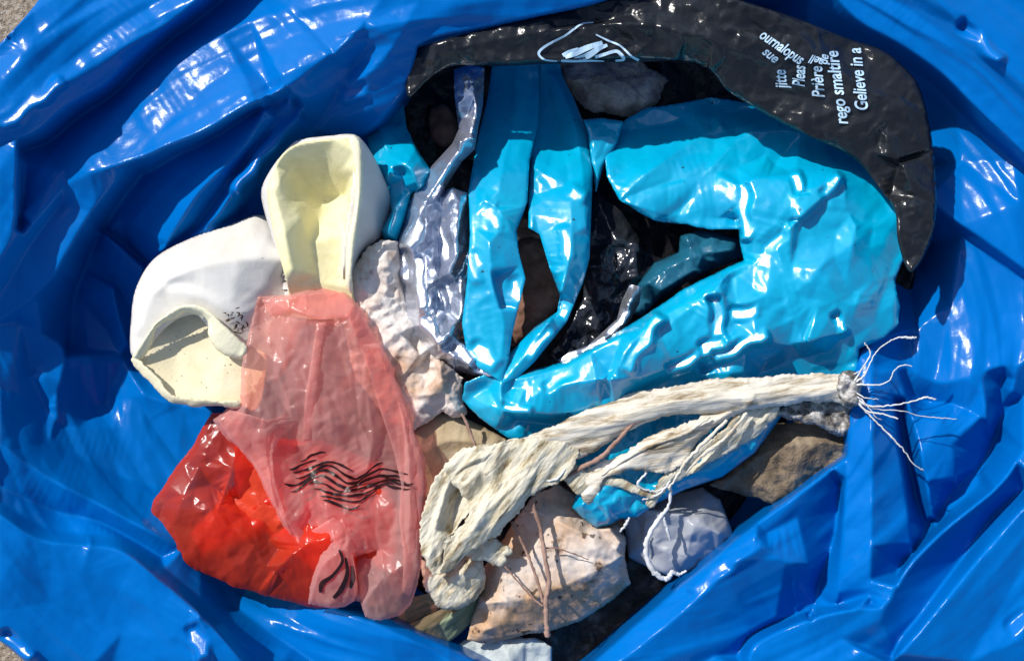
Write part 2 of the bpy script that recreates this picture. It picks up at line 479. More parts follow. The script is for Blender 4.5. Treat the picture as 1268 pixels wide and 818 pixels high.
M['stamp'] = rough_mat('brown_stamp_ink', [(.3, (.05, .03, .03)), (.7, (.12, .07, .06))], bumps=((100, .0001),))
M['white'] = rough_mat('white_coated_fabric', [(.3, (.62, .60, .56)), (.7, (.72, .70, .655))], scale=18, rough=.75, spec=.35,
                       bumps=((900, .0001), (90, .0004)), stain=[(14, .50, .72, (.52, .46, .34), .55)], specks=(300, .76, (.25, .22, .18)))
M['cream'] = rough_mat('cream_lining', [(.3, (.74, .65, .42)), (.7, (.84, .77, .56))], scale=25, rough=.85,
                       bumps=((700, .00025), (90, .0005)), stain=[(20, .48, .75, (.50, .40, .20), .6)], specks=(420, .70, (.10, .07, .04)), mapping=(30, (1, 1, 1)))
M['lip'] = rough_mat('cream_edge', [(.3, (.80, .74, .50)), (.7, (.86, .81, .60))], scale=25, bumps=((500, .0003),))
M['yellow'] = rough_mat('yellow_lining', [(.3, (.82, .75, .40)), (.7, (.88, .83, .56))], scale=22, rough=.8,
                        bumps=((700, .0002), (90, .0004)), stain=[(24, .46, .66, (.52, .47, .18), .6)], specks=(420, .74, (.15, .12, .05)))
M['tissue'] = rough_mat('stained_tissue', [(.3, (.72, .66, .60)), (.7, (.84, .79, .74))], scale=30, rough=.9,
                        bumps=((160, .0008), (420, .0005)), stain=[(22, .46, .64, (.42, .22, .10), .8), (60, .60, .72, (.16, .08, .04), .7)], trans=.1)
M['carton'] = rough_mat('stained_paper', [(.3, (.60, .52, .45)), (.7, (.74, .66, .60))], scale=22, rough=.8,
                        bumps=((60, .001), (300, .0004)), stain=[(13, .40, .56, (.50, .27, .11), .85), (55, .60, .70, (.10, .05, .03), .85), (9, .55, .7, (.34, .31, .30), .5)],
                        specks=(150, .66, (.06, .035, .02)))
M['leek'] = rough_mat('dry_leaf', [(.36, (.20, .14, .08)), (.44, (.50, .42, .30)), (.50, (.70, .64, .53)), (.70, (.80, .77, .69))], nrough=.72, detail=9, scale=110, rough=.75,
                      bumps=((90, .0015), (260, .0006)), mapping=(10, (.22, 1.5, 1)), stain=[(50, .60, .70, (.40, .28, .14), .6)], trans=.12)
M['leaf'] = rough_mat('pale_dry_leaf', [(.36, (.26, .19, .10)), (.44, (.56, .49, .34)), (.51, (.72, .67, .53)), (.7, (.80, .76, .64))], nrough=.72, detail=9, scale=85, rough=.75,
                      bumps=((110, .0025), (300, .001)), mapping=(50, (.4, 1.6, 1)), stain=[(40, .58, .72, (.40, .30, .14), .55)], trans=.15)
M['root'] = rough_mat('pale_root', [(.3, (.50, .50, .48)), (.7, (.72, .73, .74))], scale=90, bumps=((300, .0006),))
M['soil'] = rough_mat('grey_root_fuzz', [(.35, (.05, .045, .04)), (.5, (.25, .23, .21)), (.65, (.62, .60, .57))], scale=170, bumps=((200, .003),))
M['brown'] = rough_mat('brown_cloth', [(.3, (.09, .065, .04)), (.55, (.22, .165, .11)), (.75, (.40, .32, .22))], scale=50, rough=.8,
                       bumps=((140, .003), (500, .0008)))
M['greybrown'] = rough_mat('grey_brown_paper', [(.3, (.22, .17, .13)), (.55, (.50, .43, .36)), (.7, (.70, .64, .56))], scale=60, bumps=((120, .003), (400, .001)))
M['tan'] = rough_mat('tan_leaf', [(.3, (.30, .22, .12)), (.7, (.60, .50, .34))], scale=30, bumps=((90, .0015),), stain=[(25, .5, .7, (.22, .13, .06), .7)])
M['grey'] = film('grey_film', (.52, .54, .58), (.55, .57, .61), rough=.28, trans=.35, spec=.5, bumps=((50, .0003), (180, .0001)))
M['twig'] = rough_mat('twig_bark', [(.3, (.20, .11, .08)), (.7, (.42, .27, .21))], scale=90, bumps=((200, .001),))
M['green'] = rough_mat('green_leaf', [(.35, (.14, .19, .10)), (.55, (.28, .34, .22)), (.75, (.50, .54, .42))], scale=45, bumps=((120, .002),), mapping=(-35, (1, .3, 1)), rough=.6)
M['shade_dark_bits'] = rough_mat('shade_dark_scraps', [(.3, (.02, .018, .016)), (.55, (.07, .06, .05)), (.7, (.25, .22, .19))], scale=60, bumps=((90, .004), (300, .0015)), rough=.6)
M['orange'] = rough_mat('rust_brown_scrap', [(.3, (.10, .045, .03)), (.7, (.34, .18, .12))], scale=60, bumps=((150, .002),))
M['palepaper'] = rough_mat('pale_grey_paper', [(.3, (.42, .48, .47)), (.7, (.62, .66, .62))], scale=30, bumps=((120, .0015),), stain=[(30, .55, .7, (.10, .30, .38), .6)])
M['sand'] = rough_mat('sandy_ground', [(.30, (.10, .07, .045)), (.48, (.42, .33, .24)), (.7, (.72, .62, .50))], scale=260, detail=8, bumps=((200, .006), (700, .002)), stain=[(40, .45, .7, (.30, .23, .17), .5)])

# ---------------------------------------------------------------- ground
gz = GROUND*S
gv = np.array([(x, y, gz) for y in (-8, 8) for x in (-8, 8)], float)
g = put('ground', gv, [(0, 1, 3, 2)], M['sand'], smooth=False); g['kind'] = 'structure'

# ---------------------------------------------------------------- the blue bag
ol = [(110, -110, -60), (50, -3, -4), (0, 54, -4), (-75, 128, -40), (-160, 250, -60), (-190, 450, -60), (-150, 640, -60), (-85, 740, -40), (0, 793, -30), (34, 822, -30),
      (95, 885, -40), (250, 980, -60), (600, 1010, -60), (1000, 990, -60), (1290, 960, -60), (1420, 850, -60), (1500, 500, -60), (1450, 100, -60), (1320, -80, -60),
      (1100, -170, -60), (700, -190, -60), (330, -170, -60)]
BF = [
 [(-90, 205, -15), (0, 155, 0), (72, 107, 5), (110, 85, 3), (160, 55, 2), (215, 25, 0), (250, -5, 0), (300, -50, 0)],
 [(12, 48, -8), (75, 107, 3)],
 [(-60, 225, -25), (0, 180, -18), (40, 166, -16), (90, 128, -14), (130, 105, -12), (155, 80, -10), (200, 40, -8), (255, -2, -8), (290, -40, -8)],
 [(26, 186, -85), (60, 175, -90), (98, 145, -88), (140, 117, -82), (165, 92, -76), (210, 50, -70), (265, 8, -66), (305, -35, -60)],
 [(140, 138, -58), (150, 130, -57), (215, 75, -48), (260, 50, -42), (300, 30, -38), (345, 0, -36), (380, -40, -30)],
 [(112, 214, -30), (170, 198, -15), (210, 180, -6), (260, 160, 0), (300, 135, 2), (350, 110, 2), (405, 72, 2), (440, 40, 5), (475, -5, 8), (500, -50, 8)],
 [(218, 192, -90), (262, 171, -75), (304, 145, -60), (352, 121, -45)],
 [(128, 155, -55), (95, 186, -55), (65, 228, -50), (22, 270, -48)],
 [(160, 208, -50), (142, 228, -42), (112, 265, -42), (85, 310, -45), (60, 350, -55), (20, 382, -68), (-20, 410, -70)],
 [(178, 212, -115), (152, 245, -130), (127, 285, -145), (102, 335, -155), (90, 380, -155), (86, 430, -155)],
 [(80, 230, -48), (50, 265, -42), (15, 305, -38), (0, 325, -38)],
 [(75, 252, -60), (40, 300, -60), (0, 370, -65)],
 [(22, 185, -12), (20, 230, -16), (18, 278, -28), (0, 320, -35), (-60, 380, -40)],
 [(30, 200, -70), (29, 235, -70), (24, 282, -66)],
 [(205, 308, -85), (215, 288, -78), (245, 240, -58), (280, 205, -42), (310, 170, -32), (336, 112, -20)],
 [(213, 306, -120), (240, 284, -115), (276, 235, -95), (306, 198, -80), (345, 152, -55), (376, 130, -38)],
 [(180, 215, -115), (150, 270, -130), (132, 290, -135)],
 [(225, 300, -105), (245, 288, -92), (268, 268, -75), (280, 250, -66), (300, 220, -54), (345, 165, -34), (380, 112, -18), (405, 75, -6), (430, 45, 2)],
 [(300, 266, -135), (335, 218, -115), (375, 175, -95), (402, 140, -62), (440, 80, -28), (455, 60, -16)],
 [(398, 160, -78), (430, 115, -35), (455, 92, -18), (485, 60, -2), (510, 20, 8), (535, -20, 10)],
 [(398, 166, -95), (440, 168, -85), (470, 150, -65), (500, 112, -44), (515, 72, -26), (513, 60, -15), (540, 48, -8), (600, 35, -3), (660, 22, 0), (740, 4, 0), (800, -20, 0), (860, -40, 0)],
 [(410, 182, -170), (447, 182, -180), (482, 160, -180), (514, 118, -250), (530, 80, -320), (545, 65, -320), (600, 50, -320), (660, 38, -320), (745, 20, -320), (850, 0, -320), (950, 14, -300)],
 [(1000, 110, -290), (1060, 170, -290), (1105, 240, -290), (1120, 310, -250)],
 [(560, 0, 14), (650, -30, 14), (800, -70, 10), (1000, -60, 0)],
 [(1120, -60, 0), (1163, 0, 5), (1225, 62, 8), (1268, 102, 8), (1340, 170, 5)],
 [(980, -60, -40), (1030, -10, -45), (1065, 27, -45), (1110, 52, -42), (1165, 90, -35), (1210, 135, -30), (1268, 190, -25), (1340, 260, -25)],
 [(1000, 20, -125), (1050, 50, -135), (1100, 72, -140), (1155, 103, -135), (1200, 150, -115), (1262, 205, -85), (1330, 275, -70)],
 [(1150, 245, -112), (1170, 263, -100), (1220, 298, -80), (1268, 333, -68), (1340, 390, -68)],
 [(1148, 262, -145), (1175, 280, -135), (1220, 313, -112), (1268, 345, -95)],
 [(1190, 200, -128)], [(1262, 250, -76)],
 [(1120, 420, -130), (1180, 380, -112), (1268, 400, -85)],
 [(1110, 445, -105), (1135, 462, -105), (1165, 475, -100), (1215, 462, -82), (1232, 455, -78), (1262, 450, -72)],
 [(1115, 462, -100), (1140, 495, -125), (1180, 500, -115), (1222, 520, -80)],
 [(1215, 462, -82), (1222, 518, -78)], [(1262, 452, -70), (1252, 485, -80)],
 [(1240, 468, -108), (1236, 530, -130), (1215, 575, -130), (1185, 600, -125), (1152, 650, -120)],
 [(1268, 490, -95)],
 [(1112, 458, -75), (1125, 500, -78), (1140, 560, -70), (1150, 610, -72), (1158, 648, -85)],
 [(1165, 520, -82), (1180, 560, -78), (1183, 600, -84)],
 [(1058, 440, -85), (1052, 510, -62), (1047, 600, -52), (1040, 700, -52), (1036, 750, -60)],
 [(1080, 420, -85), (1080, 520, -34), (1080, 600, -24), (1078, 700, -26), (1078, 745, -34)],
 [(1105, 480, -72), (1110, 540, -54), (1120, 600, -50), (1128, 670, -50), (1128, 690, -50)],
 [(1112, 500, -112), (1122, 560, -125), (1135, 620, -125), (1146, 652, -120)],
 [(1040, 440, -165), (1040, 520, -150), (1038, 562, -140)],
 [(1040, 600, -95), (1034, 660, -98), (1015, 720, -98), (1005, 765, -95)],
 [(690, 850, -50), (735, 818, -50), (800, 762, -48), (860, 710, -48), (905, 672, -48), (930, 652, -48), (1000, 602, -50), (1045, 568, -58)],
 [(745, 835, -20), (835, 766, -16), (903, 703, -14), (940, 678, -16)],
 [(720, 815, -210), (790, 750, -210), (895, 662, -200), (990, 590, -180), (1030, 565, -165)],
 [(936, 660, -30), (965, 692, -18), (1000, 698, -35)],
 [(950, 660, -52), (1000, 632, -62), (1042, 600, -85)],
 [(800, 880, -30), (900, 800, -45), (960, 765, -60)],
 [(925, 830, -12), (935, 798, -6), (1000, 767, -4), (1050, 755, -4), (1092, 752, -4)],
 [(913, 812, -60), (930, 785, -70), (995, 757, -85), (1045, 746, -68)],
 [(1000, 812, 0), (950, 850, 0)], [(1040, 790, -8), (1010, 812, 2)],
 [(1268, 555, -28), (1248, 588, -16), (1225, 612, -10), (1170, 655, -6), (1125, 700, -6), (1100, 745, -6), (1090, 765, -6)],
 [(1212, 602, -100), (1160, 648, -105), (1138, 672, -98), (1112, 708, -74)],
 [(1268, 605, -62), (1230, 640, -58), (1185, 700, -52), (1140, 760, -46), (1110, 800, -40), (1100, 850, -40)],
 [(1300, 595, 0), (1268, 628, 0), (1200, 706, 2), (1140, 780, 2), (1100, 825, 2), (1060, 880, 0)],
 [(1268, 700, -8), (1200, 818, -8)], [(1268, 790, 5), (1320, 720, 5)],
 [(478, 765, -98), (500, 775, -95), (560, 803, -92), (590, 818, -90), (650, 850, -80), (690, 850, -60)],
 [(470, 745, -210), (510, 762, -215), (570, 788, -215), (600, 802, -215), (680, 832, -215)],
 [(330, 730, -120), (430, 758, -84), (500, 788, -74), (560, 820, -72)],
 [(290, 750, -110), (360, 800, -105), (420, 840, -90)], [(330, 690, -135)],
 [(-60, 600, -10), (0, 638, 0), (50, 668, 2), (110, 674, 0), (150, 682, 0), (200, 720, 2), (250, 762, 4), (300, 818, 5), (340, 870, 5)],
 [(0, 622, -34), (60, 655, -42), (115, 662, -40), (152, 668, -42), (207, 705, -48), (264, 760, -52), (318, 815, -58)],
 [(0, 550, -45), (60, 592, -45), (100, 612, -42), (180, 655, -55), (250, 690, -85)],
 [(0, 600, -52), (60, 630, -62), (120, 645, -64), (200, 690, -74)],
 [(60, 550, -85), (110, 572, -100), (180, 600, -125), (240, 610, -145)],
 [(-40, 750, -8), (0, 780, -8), (46, 816, -8), (88, 850, -10)],
 [(60, 745, -14), (150, 785, -12)],
 [(112, 674, 6), (100, 712, 0)], [(247, 760, 12), (225, 790, 2)], [(247, 762, 12), (250, 812, 4)],
 [(40, 460, -112), (80, 432, -92), (66, 503, -100)], [(0, 480, -80), (40, 465, -105)], [(20, 400, -88), (75, 425, -98)],
 [(55, 503, -114), (72, 503, -100), (70, 525, -104), (150, 530, -118), (174, 530, -122), (183, 512, -122), (178, 489, -114)],
 [(133, 408, -148), (155, 450, -132), (178, 489, -114)], [(178, 489, -114), (215, 500, -122), (262, 506, -140)], [(130, 500, -138), (178, 489, -116)],
 [(97, 345, -135), (120, 288, -112), (178, 332, -122)], [(128, 286, -148), (186, 330, -150)], [(100, 370, -150), (120, 395, -152), (133, 408, -148)],
 [(140, 358, -118), (148, 400, -118), (158, 425, -126)], [(145, 352, -140), (168, 392, -150), (165, 440, -155)],
 [(470, 260, -270), (700, 200, -285), (1000, 250, -275), (960, 500, -275), (850, 700, -270), (650, 740, -270), (470, 620, -260), (330, 450, -240), (470, 260, -270)],
]
blue = sheet('rubbish_bag', ol, M['blue'], plates=[(40, 128, -36, 84, 6), (330, 182, -54, 130, 5), (437, 114, -15, 22, 11), (246, 795, 70, 34, 12), (1215, 52, 46, 60, 4), (880, 715, -38, 50, 7), (22, 800, 38, 40, 6), (1262, 770, -40, 22, 12)], feats=BF, step=2.2, blur=1.1, thick=.8, key='blue', skirt=GROUND, seed=5,
             facets=[(44, 8, 'ring', 4.2), (20, 3.0, 'ring', 5), (11, .9, 'ring', 6), (70, 5, 35, 1.8), (30, 2.0, 60, 1.8), (13, .5)], tilt=lambda X, Y: -38*np.exp(-((X-180)**2/130**2+(Y-470)**2/150**2)) + 30/(1+np.exp((X-40)/28)) - 45*np.exp(-((X-320)**2/90**2+(Y-715)**2/50**2)))
tag(blue, 'large open bright blue plastic rubbish bag, its folded film framing all the waste', 'rubbish bag')

# ---------------------------------------------------------------- black bag with print
blk = thing('black_bag', 'black plastic bag with pale blue printing, curving round the top right of the opening', 'plastic bag', (850, 70, -60))
bo = [(505, 70), (540, 52), (600, 36), (680, 18), (760, -4), (850, -12), (900, -4), (960, 14), (1000, 28), (1050, 48), (1092, 62), (1120, 84), (1137, 105), (1150, 150), (1157, 200), (1160, 255), (1152, 300), (1128, 337),
      (1112, 300), (1108, 262), (1088, 232), (1062, 200), (1035, 184), (1000, 168), (960, 148), (925, 128), (900, 112), (880, 88), (860, 78), (830, 76), (780, 77), (740, 78), (690, 79), (620, 82), (560, 82), (530, 100), (505, 120)]
bz = lambda p: (p[0], p[1], -34 if (p[1] < 54 and p[0] < 1010) else -56)
sheet('rim', [bz(p) for p in bo], M['black'], parent=blk, step=1.8, blur=.9, seed=11, thick=.8, key='rim', edge=(8, 6),
      feats=[[(540, 66, -40), (640, 45, -26), (760, 30, -20), (850, 40, -20), (940, 75, -30), (1020, 110, -35), (1080, 150, -38), (1125, 220, -45), (1140, 280, -60)],
             [(600, 76, -45), (700, 74, -38), (800, 70, -38), (880, 85, -45)], [(690, 52, -34), (740, 53, -32), (790, 44, -28)], [(690, 34, -36), (740, 28, -34), (780, 18, -34)],
             [(1080, 190, -52), (1100, 150, -44)], [(1100, 250, -75), (1115, 200, -62)]],
      facets=[(44, 9, 20, 2.2), (20, 6.5, 30, 1.8), (9, 2.2)], tilt=lambda X, Y: 20+0*X)
sheet('lining', [(440, 130, -215), (500, 60, -210), (620, 40, -215), (850, 40, -225), (1040, 120, -215), (1110, 230, -190), (1135, 300, -170), (1120, 380, -200), (980, 560, -235), (1060, 600, -200), (900, 700, -225), (760, 830, -230),  # bag's inside near the rim; lower down a black sheet for the pit's shade
                 (560, 830, -235), (440, 740, -235), (420, 500, -240), (430, 300, -235)], M['lining'], parent=blk, step=3.5, blur=2, seed=12, thick=.8,
      feats=[[(500, 110, -195), (505, 170, -200), (520, 230, -215)], [(530, 80, -195), (528, 140, -205), (540, 240, -220)], [(750, 200, -250)], [(840, 290, -230)], [(880, 100, -235)]],
      facets=[(60, 14, 40, 1.5), (24, 6), (10, 2)])
rimz = FIELDS['rim']
def printed(name, verts2d, faces, mat, parent, lift=2.6, zf=rimz):
    V = np.array([P(x, y, zf(x, y)+lift) for x, y in verts2d])
    return put(name, V, faces, mat, parent, smooth=False)
def dense(poly_mesh, maxlen):
    return poly_mesh
def text_on(txt, x, y, ang, size, parent, squeeze=1.0, bend=0.0, name='lettering', shear=.25, zf=None, lift=2.6, mat=None):
    cu = bpy.data.curves.new('t', 'FONT'); cu.body = txt; cu.size = 1; cu.shear = shear; cu.offset = .018
    o = bpy.data.objects.new('t', cu); SC.collection.objects.link(o)
    dg = bpy.context.evaluated_depsgraph_get(); me = bpy.data.meshes.new_from_object(o.evaluated_get(dg))
    bpy.data.objects.remove(o)
    a = math.radians(ang); pts = []
    for v in me.vertices:
        u, w_ = v.co.x*size*squeeze, v.co.y*size
        aa = a + bend*u
        uu = u
        px = x + uu*math.cos((a+aa)/2) + w_*math.sin(aa)*-1*-1*0
        dx, dy = math.cos((a+aa)/2), -math.sin((a+aa)/2)
        nx_, ny_ = -math.sin(aa), -math.cos(aa)
        pts.append((x+uu*dx+w_*nx_, y+uu*dy+w_*ny_))
    faces = [tuple(p.vertices) for p in me.polygons]
    return printed(name, pts, faces, mat or M['print'], parent, lift=lift, zf=zf or rimz)
text_on('Gelieve in a', 1075, 137, 97, 22.5, blk, 0.73)
text_on('rego smaltire', 1050, 154, 98, 22.5, blk, 0.76)
text_on('Prière', 1021, 121, 95, 21.7, blk, 0.72)
text_on('de', 1024, 81, 80, 17.1, blk, 0.72)
text_on('nell', 1022, 74, 160, 15.5, blk, 0.80)
text_on('Pleas', 996, 108, 88, 21.7, blk, 0.59)
text_on('ournalopus', 939, 46, -34, 19.4, blk, 0.70)
text_on('jitte', 975, 109, 97, 21.7, blk, 0.66)
text_on('sue', 943, 66, -38, 17.1, blk, 0.87)
def ribbon(pts, w, name, parent, zf=rimz, mat=None, lift=1.3, sub=6):
    c = catmull([(p[0], p[1]) for p in pts], sub); T = np.gradient(c, axis=0); T /= np.linalg.norm(T, axis=1)[:, None]
    v = []; n = len(c)
    for i in range(n):
        ww = (w if np.isscalar(w) else np.interp(i/(n-1), np.linspace(0, 1, len(w)), w))*.5
        v.append((c[i][0]-T[i][1]*ww, c[i][1]+T[i][0]*ww)); v.append((c[i][0]+T[i][1]*ww, c[i][1]-T[i][0]*ww))
    f = [(2*i, 2*i+1, 2*i+3, 2*i+2) for i in range(n-1)]
    return v, f
def merged(name, strips, mat, parent, zf=rimz, lift=2.2):
    V, F, L, L2 = [], [], [], []
    for pts, w_ in strips:
        v, f = ribbon(pts, w_, '', None); b = len(V); V += v; L += [lift+.12*len(L2)]*len(v); L2.append(0); F += [tuple(b+q for q in g_) for g_ in f]
    W = np.array([P(x, y, zf(x, y)+l) for (x, y), l in zip(V, L)])
    return put(name, W, F, mat, parent, smooth=False)
merged('printed_emblem', [
    ([(690, 76), (674, 74), (667, 66), (676, 57), (700, 44), (720, 30), (735, 28)], [1.6, 2.2, 3.2, 3, 2.6, 2.2, 1.2]),
    ([(738, 43), (752, 50), (768, 57), (782, 70), (791, 75)], [1.5, 2.4, 2.2, 2.6, 3.4]),
    ([(700, 71), (712, 66), (728, 59), (746, 53)], [4, 8, 7, 5]), ([(712, 74), (728, 69), (742, 60), (752, 56)], [5, 8, 6, 3.5]),
    ([(697, 69), (705, 64), (716, 60)], [5, 4, 2]), ([(695, 75.5), (712, 76), (732, 75.5), (748, 76)], [3, 3, 2.5, 1]),
    ([(737, 71), (750, 67), (763, 63.5), (770, 69), (772, 74), (762, 75.5)], [4, 4, 4, 4.5, 3.5, 2])], M['print'], blk)

# ---------------------------------------------------------------- things at the bottom of the opening
o = sheet('crumpled_paper', [(690, 70), (780, 66), (830, 100), (815, 128), (780, 146), (735, 142), (712, 125), (695, 95)], M['greybrown'], z0=-200, seed=21, rough=1.2, thick=2,
          smooth=False, edge=(5, 4), blur=.6, step=1.5, feats=[[(710, 100, -180), (760, 95, -175), (800, 125, -180)], [(730, 125, -178), (770, 135, -180)]], facets=[(26, 8, 20, 1.8), (12, 5), (6, 2)])
tag(o, 'grey-brown crumpled paper in the shade under the printed black rim', 'paper scrap')
o = sheet('brown_scrap', [(532, 135), (552, 130), (566, 150), (562, 172), (546, 182), (534, 168)], M['orange'], z0=-190, seed=22, thick=2, edge=(12, 8), facets=[(14, 5), (6, 2)], rough=.8)
tag(o, 'small dark reddish brown scrap between the narrow turquoise strip and the clear film', 'scrap')
o = sheet('brown_leaf_scrap', [(640, 300), (672, 300), (694, 370), (680, 395), (652, 420), (628, 425), (632, 360)], M['orange'], z0=-150, seed=23, thick=2, edge=(10, 10),
          feats=[[(645, 350, -140), (670, 385, -135), (650, 405, -135)]], facets=[(20, 6), (8, 2)], rough=.8)
tag(o, 'rusty brown scrap showing in the gap between the two turquoise bands', 'scrap')
o = sheet('tan_leaf', [(505, 540), (540, 512), (570, 512), (605, 530), (632, 545), (625, 565), (590, 575), (560, 590), (535, 620), (515, 610)], M['tan'], z0=-105, seed=24, smooth=False, thick=1.5, edge=(4, 4), blur=.7,
          feats=[[(520, 560, -92), (560, 545, -84), (610, 550, -86)]], facets=[(40, 5), (16, 2)], rough=.8)
tag(o, 'wrinkled brown leaf between the red bag and the white stained tissue', 'leaf')
o = sheet('shade_dark_debris', [(690, 720), (740, 700), (790, 690), (830, 700), (850, 740), (800, 800), (740, 850), (660, 850), (655, 790)], M['shade_dark_bits'], z0=-190, seed=25, thick=1.5, smooth=False, edge=(6, 6), blur=.7, facets=[(45, 14), (18, 8), (8, 3)], rough=1.5)  # dark colour stands in for the near-black shade down here
tag(o, 'scraps coloured dark for the deep shade below the stained paper', 'debris')
pb = sheet('pale_paper', [(560, 800), (590, 786), (625, 788), (665, 790), (683, 800), (685, 840), (560, 840)], M['palepaper'], z0=-150, seed=26, smooth=False, thick=1.5, edge=(4, 4), blur=.6,
           feats=[[(620, 790, -140), (635, 830, -130)]], facets=[(26, 7), (10, 2)], rough=.8)
tag(pb, 'pale grey paper scrap with teal tint at the bottom edge of the opening', 'paper scrap')
br = sheet('brown_cloth', [(880, 600), (905, 580), (930, 548), (958, 524), (1005, 520), (1062, 536), (1070, 560), (1000, 612), (965, 626), (925, 614)], M['brown'], z0=-115, seed=27, smooth=False, thick=2, edge=(5, 5),
           feats=[[(900, 595, -105), (950, 560, -88), (1000, 548, -84), (1050, 550, -88)], [(985, 540, -88), (987, 590, -92)], [(930, 590, -100), (960, 615, -100)]], facets=[(34, 10, -30, 1.6), (14, 5), (6, 2)], rough=.8, blur=.5, )
tag(br, 'crumpled dark brown cloth-like scrap under the root end of the leek', 'cloth')
gb = sheet('grey_bag', [(772, 640), (790, 628), (830, 612), (870, 603), (892, 618), (905, 652), (912, 680), (880, 700), (850, 708), (828, 713), (803, 702), (778, 690)], M['grey'], smooth=False, z0=-138, seed=28, blur=.6, step=1.5, thick=.8, edge=(7, 5),
           feats=[[(800, 630, -105), (850, 640, -92), (890, 660, -105)], [(850, 690, -112), (858, 655, -92), (870, 640, -98)], [(790, 670, -125), (820, 665, -112)]], facets=[(46, 16, 30, 1.8), (20, 8, -30, 1.4), (9, 2)])
tag(gb, 'small pale grey plastic bag in shade beside the blue bag edge', 'plastic bag')
gl = thing('green_leaf', 'wilted grey-green leaf below the torn leek leaves', 'leaf', (550, 765, -130))
sheet('leaf_blade', [(490, 782), (520, 766), (550, 752), (580, 738), (590, 712), (602, 712), (600, 745), (585, 768), (562, 790), (540, 800), (510, 792)], M['green'], z0=-135, parent=gl, seed=29, thick=1.2,
      feats=[[(505, 785, -122), (560, 762, -108), (598, 720, -105)]], waves=[(7, 1.2, 35)], facets=[(20, 3)])
sheet('leaf_blade', [(455, 770), (480, 752), (510, 740), (535, 735), (545, 752), (520, 765), (495, 780)], M['green'], z0=-150, parent=gl, seed=30, thick=1.2, facets=[(20, 5)], waves=[(8, 1.2, 60)])

# ---------------------------------------------------------------- stained tissue
ts = sheet('tissue', [(425, 345), (440, 325), (455, 305), (472, 296), (492, 300), (500, 340), (505, 385), (520, 412), (545, 445), (562, 458), (572, 468), (573, 492), (577, 512), (560, 517), (548, 510), (532, 520), (514, 532), (480, 520), (440, 470), (425, 400)],
           M['tissue'], smooth=False, z0=-80, blur=.6, step=1.5, seed=31, rough=.9, thick=1.5, edge=(6, 6),
           feats=[[(440, 345, -66), (480, 330, -58), (495, 370, -70)], [(440, 390, -80), (480, 400, -62), (520, 440, -68)], [(470, 450, -76), (520, 490, -66)], [(545, 455, -62), (548, 480, -60), (565, 508, -62)],
                  [(505, 420, -85), (535, 460, -88)]], facets=[(46, 9, -55, 2.4), (18, 6, -60, 2), (8, 3), (5, 1.2)])
tag(ts, 'crumpled white tissue with brown stains, right of the red bag', 'tissue')

# ---------------------------------------------------------------- fabric cuffs
wc = thing('fabric_cuff', 'white rolled cuff with cream lining and a dark stamped mark, left of the yellow one', 'cuff', (240, 400, -120))
sheet('outer_wall', [(162, 437, -60), (162, 400, -62), (168, 358, -72), (190, 321, -85), (229, 298, -92), (285, 278, -92), (330, 268, -95), (375, 330, -95), (380, 380, -90), (345, 470, -84),
                     (300, 448, -66), (276, 426, -52), (255, 402, -45), (243, 390, -43), (224, 393, -43), (204, 407, -46), (188, 428, -52), (176, 448, -58)],
      M['white'], parent=wc, seed=41, blur=3, thick=5, edge=(14, 12),
      feats=[[(176, 400, -46), (190, 360, -40), (240, 330, -36), (300, 320, -44), (350, 320, -60)], [(196, 325, -72), (200, 348, -50), (232, 352, -42), (268, 366, -40), (300, 388, -46)],
             [(205, 360, -42), (240, 362, -34), (285, 385, -38), (312, 410, -60)], [(340, 390, -80), (330, 340, -58)]], facets=[(60, 3), (25, 1)], key='wc')
sheet('lining', [(169, 447, -58), (178, 425, -60), (198, 402, -62), (222, 386, -64), (255, 388, -66), (275, 415, -66), (305, 430, -66), (330, 440, -66), (320, 505, -60), (294, 501, -52), (257, 499, -52), (215, 497, -54), (190, 470, -58)],
      M['cream'], parent=wc, seed=42, blur=5, thick=4,
      feats=[[(216, 398, -68), (217, 440, -70), (216, 486, -60)]], rough=.5, facets=[(30, 1.5)])
sheet('lip', [(164, 441, -50), (176, 421, -42), (196, 397, -34), (220, 380, -30), (243, 377, -30), (264, 389, -32), (287, 411, -36), (304, 427, -42), (306, 434, -42), (303, 443, -48), (298, 444, -50), (280, 440, -48), (266, 430, -46), (258, 415, -44), (258, 400, -42), (250, 391, -42), (230, 386, -42), (219, 394, -44), (205, 398, -46), (194, 405, -50), (190, 420, -55), (183, 435, -58), (171, 449, -60)],
      M['lip'], parent=wc, seed=43, blur=1.2, step=1.5, thick=3, bulge=(7, 6), rough=.35)
sheet('lip', [(163, 444, -52), (172, 446, -50), (190, 462, -48), (208, 484, -46), (222, 492, -46), (255, 494, -46), (296, 497, -46), (296, 503, -52), (255, 502, -54), (215, 500, -54), (190, 478, -54), (168, 456, -56)],
      M['cream'], parent=wc, seed=44, blur=1, step=1.5, thick=3, bulge=(4, 4), rough=.8)
wz = FIELDS['wc']; rs = random.Random(4)
st = []
for cx_, cy_ in ((283, 392), (291, 398), (300, 391), (303, 402), (289, 384), (296, 407), (279, 402)):
    for k in range(4):
        a = rs.uniform(0, 6.3); l = rs.uniform(3, 7); x1 = cx_+rs.uniform(-4, 4); y1 = cy_+rs.uniform(-5, 5)
        st.append(([(x1, y1), (x1+l*.5*math.cos(a)+1, y1+l*.5*math.sin(a)), (x1+l*math.cos(a), y1+l*math.sin(a))], [1, rs.uniform(1.4, 2.6), .6]))
merged('stamp', st, M['stamp'], wc, zf=wz, lift=1.6)

